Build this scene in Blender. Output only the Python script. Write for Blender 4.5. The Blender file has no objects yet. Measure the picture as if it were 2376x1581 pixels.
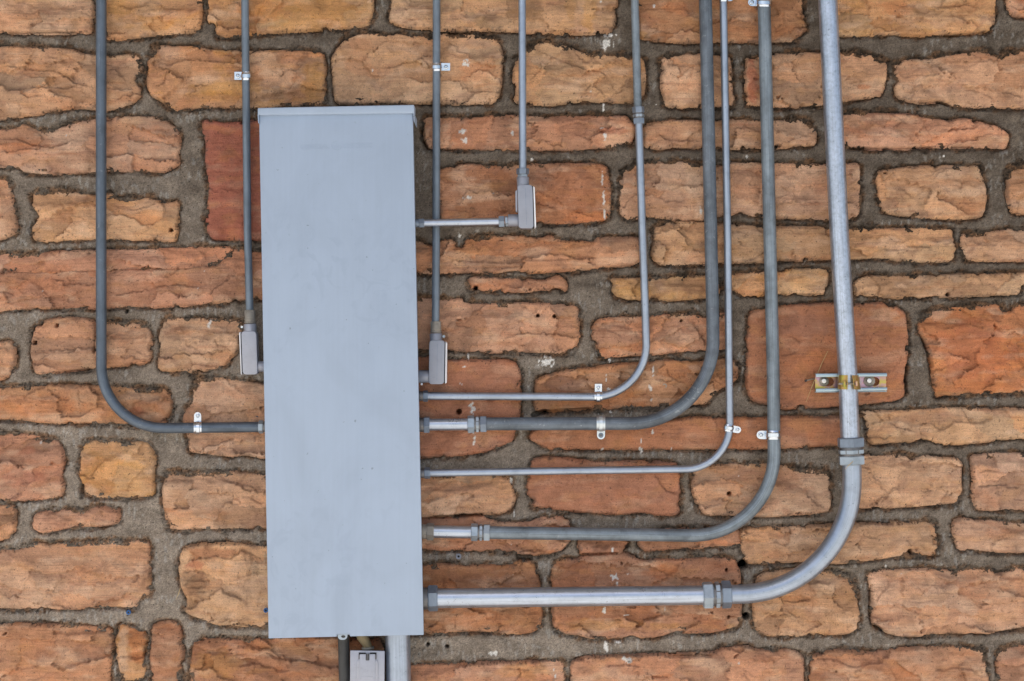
import bpy, bmesh, math, random
import numpy as np
from mathutils import Vector, Matrix

# ------------------------------------------------------------------ camera, sky, sun, exposure
scn = bpy.context.scene
COL = scn.collection
random.seed(7)
DIST, H0 = 4.0, 10.0            # metres from camera to the wall plane; reference face of the stones (mm)
UC, VC = 1188.0, 790.5          # middle of the view on the wall, in mm from its top left
ZC = 1.80                       # height of the camera above the ground (m)
cam_d = bpy.data.cameras.new('camera')
cam = bpy.data.objects.new('camera', cam_d)
COL.objects.link(cam)
cam.location = (0, -DIST, ZC)
cam.rotation_euler = (math.radians(90), 0, 0)
cam_d.sensor_width = 36
cam_d.lens = 36 * (DIST - H0 / 1000) / 2.376
cam_d.clip_start = 0.05
cam_d.clip_end = 2000
scn.camera = cam

SUN_EL, SUN_AZ = math.radians(56), math.radians(200)     # in front of the wall, the eave keeps it off the wall
world = bpy.data.worlds.new('World')
scn.world = world
world.use_nodes = True
wn = world.node_tree
sky = wn.nodes.new('ShaderNodeTexSky')
sky.sky_type = 'NISHITA'
sky.sun_disc = False
sky.sun_elevation = SUN_EL
sky.sun_rotation = SUN_AZ
sky.air_density = 1.0
sky.dust_density = 2.5
bg = wn.nodes['Background']
bg.inputs['Strength'].default_value = 0.07
wn.links.new(sky.outputs[0], bg.inputs['Color'])

sun_d = bpy.data.lights.new('sun', 'SUN')
sun_d.energy = 5.0
sun_d.angle = math.radians(0.5)
sun_d.color = (1.0, 0.95, 0.88)
sun = bpy.data.objects.new('sun', sun_d)
COL.objects.link(sun)
sdir = Vector((math.sin(SUN_AZ) * math.cos(SUN_EL), math.cos(SUN_AZ) * math.cos(SUN_EL), math.sin(SUN_EL)))
sun.rotation_euler = sdir.to_track_quat('Z', 'Y').to_euler()
sun.location = sdir * 30

vs = scn.view_settings
vs.view_transform = 'Standard'
vs.look = 'None'
vs.gamma = 1
vs.use_curve_mapping = False
vs.exposure = 1.24
scn.cycles.use_denoising = True

# ------------------------------------------------------------------ small helpers
def lin(c):
    return tuple((x / 255 / 12.92) if x / 255 <= 0.04045 else ((x / 255 + 0.055) / 1.055) ** 2.4 for x in c)

def W(u, v, h):
    """millimetres on the wall (u right, v down, as seen from the middle) at h mm in front of it -> world"""
    k = (DIST - h / 1000) / (DIST - H0 / 1000)
    return Vector(((u - UC) / 1000 * k, -h / 1000, ZC - (v - VC) / 1000 * k))

def K(h):
    return (DIST - h / 1000) / (DIST - H0 / 1000) / 1000

TO = {'T1': (0, 0), 'T2': (580, 0), 'T3': (1160, 0), 'T4': (1736, 0), 'T5': (0, 520), 'T6': (580, 520),
      'T7': (1160, 520), 'T8': (1736, 520), 'T9': (0, 1041), 'T10': (580, 1041), 'T11': (1160, 1041), 'T12': (1736, 1041)}
TS = 2.903

def trace(s):
    pts, off = [], (0, 0)
    for tok in s.split():
        if tok[0] == 'T':
            off = TO[tok]
        else:
            a, b = tok.split(',')
            pts.append((off[0] + float(a) / TS, off[1] + float(b) / TS))
    return np.array(pts)

def props(o, label=None, cat=None, group=None, kind=None):
    if label: o['label'] = label
    if cat: o['category'] = cat
    if group: o['group'] = group
    if kind: o['kind'] = kind
    return o

def empty(name, loc, label, cat, group=None):
    o = bpy.data.objects.new(name, None)
    o.empty_display_size = 0.05
    o.location = loc
    COL.objects.link(o)
    return props(o, label, cat, group)

def link(name, me, mat, parent=None, sharp=35):
    """mesh in world coordinates -> one object, origin at its own middle, under parent"""
    n = len(me.vertices)
    co = np.empty(n * 3, np.float32)
    me.vertices.foreach_get('co', co)
    co = co.reshape(-1, 3)
    c = (co.min(0) + co.max(0)) / 2
    me.vertices.foreach_set('co', (co - c).ravel())
    me.update()
    if sharp is not None:
        me.polygons.foreach_set('use_smooth', np.ones(len(me.polygons), bool))
        me.set_sharp_from_angle(angle=math.radians(sharp))
    me.materials.clear()
    me.materials.append(mat)
    o = bpy.data.objects.new(name, me)
    COL.objects.link(o)
    loc = Vector([float(x) for x in c])
    if parent is not None:
        o.parent = parent
        p, off = parent, Vector((0, 0, 0))
        while p is not None:
            off += p.location
            p = p.parent
        loc = loc - off
    o.location = loc
    return o

def link_bm(name, bm, mat, parent=None, sharp=35):
    bmesh.ops.recalc_face_normals(bm, faces=bm.faces)
    me = bpy.data.meshes.new(name)
    bm.to_mesh(me)
    bm.free()
    return link(name, me, mat, parent, sharp)

# ------------------------------------------------------------------ numpy noise
_tab = {}
def gnoise(x, y, seed=0):
    if seed not in _tab:
        a = np.random.RandomState(seed + 11).rand(256, 256) * 2 * np.pi
        _tab[seed] = (np.cos(a).astype(np.float32), np.sin(a).astype(np.float32))
    gx, gy = _tab[seed]
    x = np.asarray(x, np.float32); y = np.asarray(y, np.float32)
    xi = np.floor(x); yi = np.floor(y)
    fx = x - xi; fy = y - yi
    xi = xi.astype(np.int32) & 255; yi = yi.astype(np.int32) & 255
    x1 = (xi + 1) & 255; y1 = (yi + 1) & 255
    u = fx * fx * fx * (fx * (fx * 6 - 15) + 10); v = fy * fy * fy * (fy * (fy * 6 - 15) + 10)
    a = gx[yi, xi] * fx + gy[yi, xi] * fy
    b = gx[yi, x1] * (fx - 1) + gy[yi, x1] * fy
    c = gx[y1, xi] * fx + gy[y1, xi] * (fy - 1)
    d = gx[y1, x1] * (fx - 1) + gy[y1, x1] * (fy - 1)
    return ((a + (b - a) * u) * (1 - v) + (c + (d - c) * u) * v) * 1.5

def fbm(x, y, oct=4, seed=0, gain=0.5):
    s, a, f, t = 0, 1.0, 1.0, 0
    for i in range(oct):
        s = s + a * gnoise(x * f + 17.3 * i, y * f + 9.1 * i, seed + i)
        t += a
        a *= gain
        f *= 2.03
    return s / t * 1.4

def sstep(a, b, x):
    t = np.clip((x - a) / (b - a), 0, 1)
    return t * t * (3 - 2 * t)

def seg_dist(X, Y, p, closed=True):
    """distance to a polyline, the sign of the side it is on, and the share of its length at the nearest point"""
    n = len(p)
    best = np.full(X.shape, 1e9, np.float32); side = np.zeros(X.shape, np.float32); par = np.zeros(X.shape, np.float32)
    L = np.concatenate([[0], np.cumsum(np.hypot(*np.diff(p, axis=0).T))])
    for i in range(n if closed else n - 1):
        a = p[i]; b = p[(i + 1) % n]
        d = b - a
        l2 = max(d @ d, 1e-6)
        t = np.clip(((X - a[0]) * d[0] + (Y - a[1]) * d[1]) / l2, 0, 1)
        q = np.hypot(X - a[0] - t * d[0], Y - a[1] - t * d[1])
        m = q < best
        best = np.where(m, q, best)
        if not closed:
            side = np.where(m, np.sign(d[0] * (Y - a[1]) - d[1] * (X - a[0])), side)
            par = np.where(m, (L[i] + t * math.sqrt(l2)) / L[-1], par)
    return best, side, par

def sdf(X, Y, p):
    d, _, _ = seg_dist(X, Y, p)
    ins = np.zeros(X.shape, bool)
    n = len(p)
    for i in range(n):
        a = p[i]; b = p[(i + 1) % n]
        if a[1] != b[1]:
            c = (a[1] > Y) != (b[1] > Y)
            ins ^= c & (X < (b[0] - a[0]) * (Y - a[1]) / (b[1] - a[1]) + a[0])
    return np.where(ins, d, -d)

def chaikin(p):
    q = np.roll(p, -1, axis=0)
    return np.stack([p * .86 + q * .14, p * .14 + q * .86], 1).reshape(-1, 2)

# ------------------------------------------------------------------ materials
def new_mat(name):
    m = bpy.data.materials.new(name)
    m.use_nodes = True
    nt = m.node_tree
    b = nt.nodes['Principled BSDF']
    return m, nt, b

def N(nt, typ, **kw):
    n = nt.nodes.new(typ)
    for k, v in kw.items():
        if k in n.inputs.keys() if isinstance(k, str) else False:
            n.inputs[k].default_value = v
        else:
            setattr(n, k, v)
    return n

def noise_node(nt, vec, scale, detail=6, rough=0.6, dist=0.0):
    n = nt.nodes.new('ShaderNodeTexNoise')
    n.inputs['Scale'].default_value = scale
    n.inputs['Detail'].default_value = detail
    n.inputs['Roughness'].default_value = rough
    n.inputs['Distortion'].default_value = dist
    nt.links.new(vec, n.inputs['Vector'])
    return n.outputs['Fac']

def ramp(nt, fac, stops):
    r = nt.nodes.new('ShaderNodeValToRGB')
    el = r.color_ramp.elements
    while len(el) > 1:
        el.remove(el[-1])
    for i, (p, c) in enumerate(stops):
        e = el[0] if i == 0 else el.new(p)
        e.position = p
        e.color = (c, c, c, 1) if not hasattr(c, '__len__') else (*c[:3], 1)
    nt.links.new(fac, r.inputs[0])
    return r.outputs[0]

def mix(nt, fac, a, b, blend='MIX'):
    m = nt.nodes.new('ShaderNodeMix')
    m.data_type = 'RGBA'
    m.blend_type = blend
    for sock, val in ((0, fac), (6, a), (7, b)):
        if hasattr(val, 'is_linked'):
            nt.links.new(val, m.inputs[sock])
        elif sock == 0:
            m.inputs[0].default_value = val
        else:
            m.inputs[sock].default_value = (*val[:3], 1)
    return m.outputs[2]

def math_node(nt, op, a, b=0.0):
    m = nt.nodes.new('ShaderNodeMath')
    m.operation = op
    for i, val in enumerate((a, b)):
        if hasattr(val, 'is_linked'):
            nt.links.new(val, m.inputs[i])
        else:
            m.inputs[i].default_value = val
    return m.outputs[0]

def bump(nt, height, strength, dist, normal=None):
    b = nt.nodes.new('ShaderNodeBump')
    b.inputs['Strength'].default_value = strength
    b.inputs['Distance'].default_value = dist
    nt.links.new(height, b.inputs['Height'])
    if normal is not None:
        nt.links.new(normal, b.inputs['Normal'])
    return b.outputs[0]

def pos_vec(nt, scale=(1, 1, 1)):
    g = nt.nodes.new('ShaderNodeNewGeometry')
    m = nt.nodes.new('ShaderNodeMapping')
    m.inputs['Scale'].default_value = scale
    nt.links.new(g.outputs['Position'], m.inputs['Vector'])
    return m.outputs[0]

def rock_mat(name, grain, bed, spec):
    m, nt, b = new_mat(name)
    at = nt.nodes.new('ShaderNodeAttribute')
    at.attribute_name = 'pigment'
    col = at.outputs['Color']
    p = pos_vec(nt)
    pb = pos_vec(nt, (14, 30, 260))
    n1 = noise_node(nt, p, 26, 9, 0.68, 0.4)
    col = mix(nt, 0.75, col, ramp(nt, n1, [(0.28, 0.55), (0.5, 1.0), (0.72, 1.3)]), 'MULTIPLY')
    n2 = noise_node(nt, p, 420, 3, 0.7)
    col = mix(nt, grain, col, ramp(nt, n2, [(0.28, 0.45), (0.5, 1.0), (0.72, 1.5)]), 'MULTIPLY')
    if bed > 0:
        n3 = noise_node(nt, pb, 1.0, 5, 0.6)
        col = mix(nt, bed, col, ramp(nt, n3, [(0.3, 0.62), (0.5, 1.0), (0.7, 1.2)]), 'MULTIPLY')
    n4 = noise_node(nt, p, 190, 2, 0.5)
    col = mix(nt, ramp(nt, n4, [(0.0, spec), (0.29, spec), (0.34, 0.0)]), col, (0.03, 0.025, 0.022))
    nt.links.new(col, b.inputs['Base Color'])
    b.inputs['Roughness'].default_value = 0.92
    b.inputs['Specular IOR Level'].default_value = 0.2
    h = math_node(nt, 'ADD', math_node(nt, 'MULTIPLY', n2, 0.6), n1)
    if bed > 0:
        h = math_node(nt, 'ADD', h, math_node(nt, 'MULTIPLY', n3, 0.5))
    nt.links.new(bump(nt, h, 1.0, 0.0048 if bed > 0 else 0.0036), b.inputs['Normal'])
    return m

M_STONE = rock_mat('sandstone', 0.45, 0.35, 0.55)
M_MORTAR = rock_mat('cement_mortar', 0.8, 0.0, 0.85)

def metal_mat(name, base, rough, metallic, mott=0.3, streak=0.25, spots=0.0, dirt=(0.10, 0.11, 0.12), chalk=0.0, spangle=0.0, bands=0.0):
    m, nt, b = new_mat(name)
    uv = nt.nodes.new('ShaderNodeTexCoord').outputs['UV']
    mp = nt.nodes.new('ShaderNodeMapping')
    mp.inputs['Scale'].default_value = (5, 46, 1)
    nt.links.new(uv, mp.inputs['Vector'])
    p = pos_vec(nt)
    n1 = noise_node(nt, p, 34, 8, 0.65, 0.3)
    n2 = noise_node(nt, mp.outputs[0], 1.0, 6, 0.62)
    col = mix(nt, 1.0, base, ramp(nt, n1, [(0.25, 1 - mott), (0.5, 1.0), (0.78, 1 + mott * 0.7)]), 'MULTIPLY')
    col = mix(nt, 1.0, col, ramp(nt, n2, [(0.28, 1 - streak), (0.5, 1.0), (0.72, 1 + streak * 0.6)]), 'MULTIPLY')
    r = math_node(nt, 'ADD', math_node(nt, 'MULTIPLY', n1, 0.25), rough - 0.12)
    if bands > 0:
        mb = nt.nodes.new('ShaderNodeMapping')
        mb.inputs['Scale'].default_value = (9, 0.7, 1)
        nt.links.new(uv, mb.inputs['Vector'])
        nb = noise_node(nt, mb.outputs[0], 1.0, 4, 0.55)
        col = mix(nt, 1.0, col, ramp(nt, nb, [(0.32, 1 - bands), (0.5, 1.0), (0.68, 1 + bands * 0.6)]), 'MULTIPLY')
    if spangle > 0:
        n5 = noise_node(nt, p, 150, 4, 0.7)
        col = mix(nt, 1.0, col, ramp(nt, n5, [(0.34, 1 - spangle), (0.5, 1.0), (0.66, 1 + spangle * 0.4)]), 'MULTIPLY')
    if spots > 0:
        n3 = noise_node(nt, p, 210, 3, 0.6)
        n6 = noise_node(nt, p, 22, 3, 0.6)
        f = math_node(nt, 'MULTIPLY', ramp(nt, n3, [(0.0, 1), (0.30, 1), (0.37, 0)]), ramp(nt, n6, [(0.42, 0), (0.56, spots)]))
        col = mix(nt, f, col, dirt)
    if chalk > 0:
        n4 = noise_node(nt, p, 90, 5, 0.75, 0.6)
        f = ramp(nt, n4, [(0.60, 0), (0.72, chalk)])
        col = mix(nt, f, col, (0.46, 0.48, 0.5))
    nt.links.new(col, b.inputs['Base Color'])
    nt.links.new(r, b.inputs['Roughness'])
    b.inputs['Metallic'].default_value = metallic
    nt.links.new(bump(nt, n2, 0.12, 0.0006), b.inputs['Normal'])
    return m

M_SLATE = metal_mat('weathered_zinc_dark', (0.105, 0.133, 0.17), 0.44, 0.5, 0.25, 0.22, 0.4, chalk=0.3, bands=0.25)
M_DULL = metal_mat('weathered_zinc', (0.17, 0.21, 0.255), 0.52, 0.55, 0.22, 0.25, 0.45, bands=0.18)
M_GREEN = metal_mat('weathered_zinc_pale', (0.205, 0.245, 0.28), 0.5, 0.55, 0.36, 0.38, 0.6, chalk=0.35, bands=0.3)
M_GREY = metal_mat('scuffed_zinc', (0.135, 0.16, 0.19), 0.5, 0.5, 0.4, 0.35, 0.6, chalk=0.7, bands=0.3)
M_BRIGHT = metal_mat('bright_zinc', (0.34, 0.395, 0.48), 0.36, 0.8, 0.2, 0.22, 0.5, bands=0.12)
M_MOTTLE = metal_mat('mottled_galvanised', (0.44, 0.50, 0.60), 0.36, 0.85, 0.2, 0.25, 0.6, spangle=0.2, bands=0.1)
M_SHINY = metal_mat('shiny_galvanised', (0.43, 0.485, 0.575), 0.30, 0.85, 0.18, 0.30, 0.55)
M_NUT = metal_mat('cast_zinc_fitting', (0.21, 0.255, 0.32), 0.46, 0.6, 0.3, 0.1, 0.3)
M_NUTL = metal_mat('cast_zinc_fitting_pale', (0.34, 0.40, 0.46), 0.45, 0.65, 0.3, 0.1, 0.3)
M_NUTB = metal_mat('tarnished_fitting', (0.27, 0.25, 0.22), 0.6, 0.4, 0.4, 0.1, 0.5)
M_CAST = metal_mat('cast_aluminium', (0.29, 0.31, 0.365), 0.46, 0.45, 0.12, 0.05, 0.15)
M_CASTL = metal_mat('cast_aluminium_pale', (0.37, 0.385, 0.44), 0.45, 0.45, 0.14, 0.05, 0.35)
M_STRAP = metal_mat('polished_zinc_strap', (0.62, 0.68, 0.76), 0.22, 1.0, 0.12, 0.1, 0.0)
M_STRAPD = metal_mat('dull_zinc_strap', (0.6, 0.66, 0.7), 0.36, 0.85, 0.2, 0.1, 0.3)
M_STEEL = metal_mat('dark_steel', (0.16, 0.16, 0.165), 0.45, 0.8, 0.4, 0.1, 0.0)
M_BOLT = metal_mat('bolt_end', (0.7, 0.7, 0.69), 0.4, 0.6, 0.1, 0.05, 0.0)
M_WASH = metal_mat('grimy_washer', (0.33, 0.30, 0.255), 0.55, 0.6, 0.4, 0.1, 0.0)
M_PVC = metal_mat('dark_grey_conduit', (0.055, 0.055, 0.054), 0.6, 0.0, 0.3, 0.3, 0.0)
M_NIP = metal_mat('yellowed_nipple', (0.24, 0.19, 0.11), 0.55, 0.4, 0.5, 0.2, 0.4)

def plain(name, col, rough=0.6, metallic=0.0, var=0.2, scale=60):
    m, nt, b = new_mat(name)
    n = noise_node(nt, pos_vec(nt), scale, 5, 0.6)
    nt.links.new(mix(nt, 1.0, col, ramp(nt, n, [(0.3, 1 - var), (0.5, 1.0), (0.7, 1 + var)]), 'MULTIPLY'), b.inputs['Base Color'])
    b.inputs['Roughness'].default_value = rough
    b.inputs['Metallic'].default_value = metallic
    return m

M_BLACK = plain('black_rubber', (0.012, 0.012, 0.013), 0.7)
M_BLUE = plain('blue_plastic', (0.02, 0.10, 0.28), 0.45)
M_DKBLUE = plain('dark_blue_plastic', (0.012, 0.03, 0.06), 0.5)
M_GREYP = plain('grey_plastic', (0.22, 0.24, 0.30), 0.5)
M_STRAW = plain('dry_straw', (0.50, 0.36, 0.17), 0.7)
M_PLATE = plain('white_edge_plate', (0.80, 0.81, 0.84), 0.4, 0.2, 0.05)
M_CONC = plain('sandy_ground', (0.40, 0.39, 0.37), 0.9, 0.0, 0.15, 3)
M_SOFFIT = plain('painted_soffit', (0.34, 0.31, 0.28), 0.8, 0.0, 0.1, 5)

def paint_mat():
    m, nt, b = new_mat('grey_enamel')
    p = pos_vec(nt)
    n1 = noise_node(nt, pos_vec(nt, (1, 1, 0.55)), 7, 5, 0.6, 1.2)
    n2 = noise_node(nt, pos_vec(nt, (160, 160, 5)), 1.0, 3, 0.5)
    n3 = noise_node(nt, p, 75, 2, 0.5)
    col = mix(nt, 1.0, (0.340, 0.416, 0.528), ramp(nt, n1, [(0.3, 0.94), (0.5, 1.0), (0.7, 1.045)]), 'MULTIPLY')
    col = mix(nt, 1.0, col, ramp(nt, n2, [(0.3, 0.985), (0.7, 1.015)]), 'MULTIPLY')
    # faint rubbed smudges and a few specks
    sm = noise_node(nt, pos_vec(nt, (1, 1, 0.8)), 17, 4, 0.55, 2.0)
    mk = noise_node(nt, p, 3.1, 2, 0.5)
    f = math_node(nt, 'MULTIPLY', ramp(nt, sm, [(0.52, 0), (0.62, 0.55)]), ramp(nt, mk, [(0.48, 0), (0.62, 0.6)]))
    col = mix(nt, f, col, (0.28, 0.345, 0.45))
    col = mix(nt, ramp(nt, n3, [(0.0, 0.7), (0.235, 0.6), (0.26, 0.0)]), col, (0.16, 0.19, 0.22))
    nt.links.new(col, b.inputs['Base Color'])
    nt.links.new(math_node(nt, 'ADD', math_node(nt, 'MULTIPLY', n1, 0.2), 0.36), b.inputs['Roughness'])
    b.inputs['Specular IOR Level'].default_value = 0.35
    nt.links.new(bump(nt, n1, 0.15, 0.002), b.inputs['Normal'])
    return m
M_PAINT = paint_mat()

def zinc_dichromate(name, seed, gold=False):
    """yellow-iridescent passivated steel: hue wanders between pink, gold and green"""
    m, nt, b = new_mat(name)
    g = nt.nodes.new('ShaderNodeNewGeometry')
    mp = nt.nodes.new('ShaderNodeMapping')
    mp.inputs['Location'].default_value = (seed, seed * 2, 0)
    nt.links.new(g.outputs['Position'], mp.inputs['Vector'])
    n = noise_node(nt, mp.outputs[0], 38, 3, 0.5, 0.8)
    col = ramp(nt, n, [(0.28, (0.42, 0.46, 0.10)), (0.42, (0.52, 0.38, 0.13)), (0.52, (0.50, 0.31, 0.26)), (0.62, (0.46, 0.31, 0.42)), (0.74, (0.27, 0.38, 0.18))])
    if gold:
        col = ramp(nt, n, [(0.3, (0.30, 0.34, 0.06)), (0.45, (0.46, 0.36, 0.09)), (0.58, (0.44, 0.25, 0.10)), (0.7, (0.36, 0.38, 0.08))])
    nt.links.new(col, b.inputs['Base Color'])
    b.inputs['Metallic'].default_value = 0.75
    b.inputs['Roughness'].default_value = 0.32
    return m
M_DICH = zinc_dichromate('iridescent_zinc_pink', 3.0)
M_DICHG = zinc_dichromate('iridescent_zinc_gold', 7.7, True)
M_LIP = metal_mat('pale_green_zinc', (0.34, 0.43, 0.48), 0.3, 0.9, 0.1, 0.1, 0.0)

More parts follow.
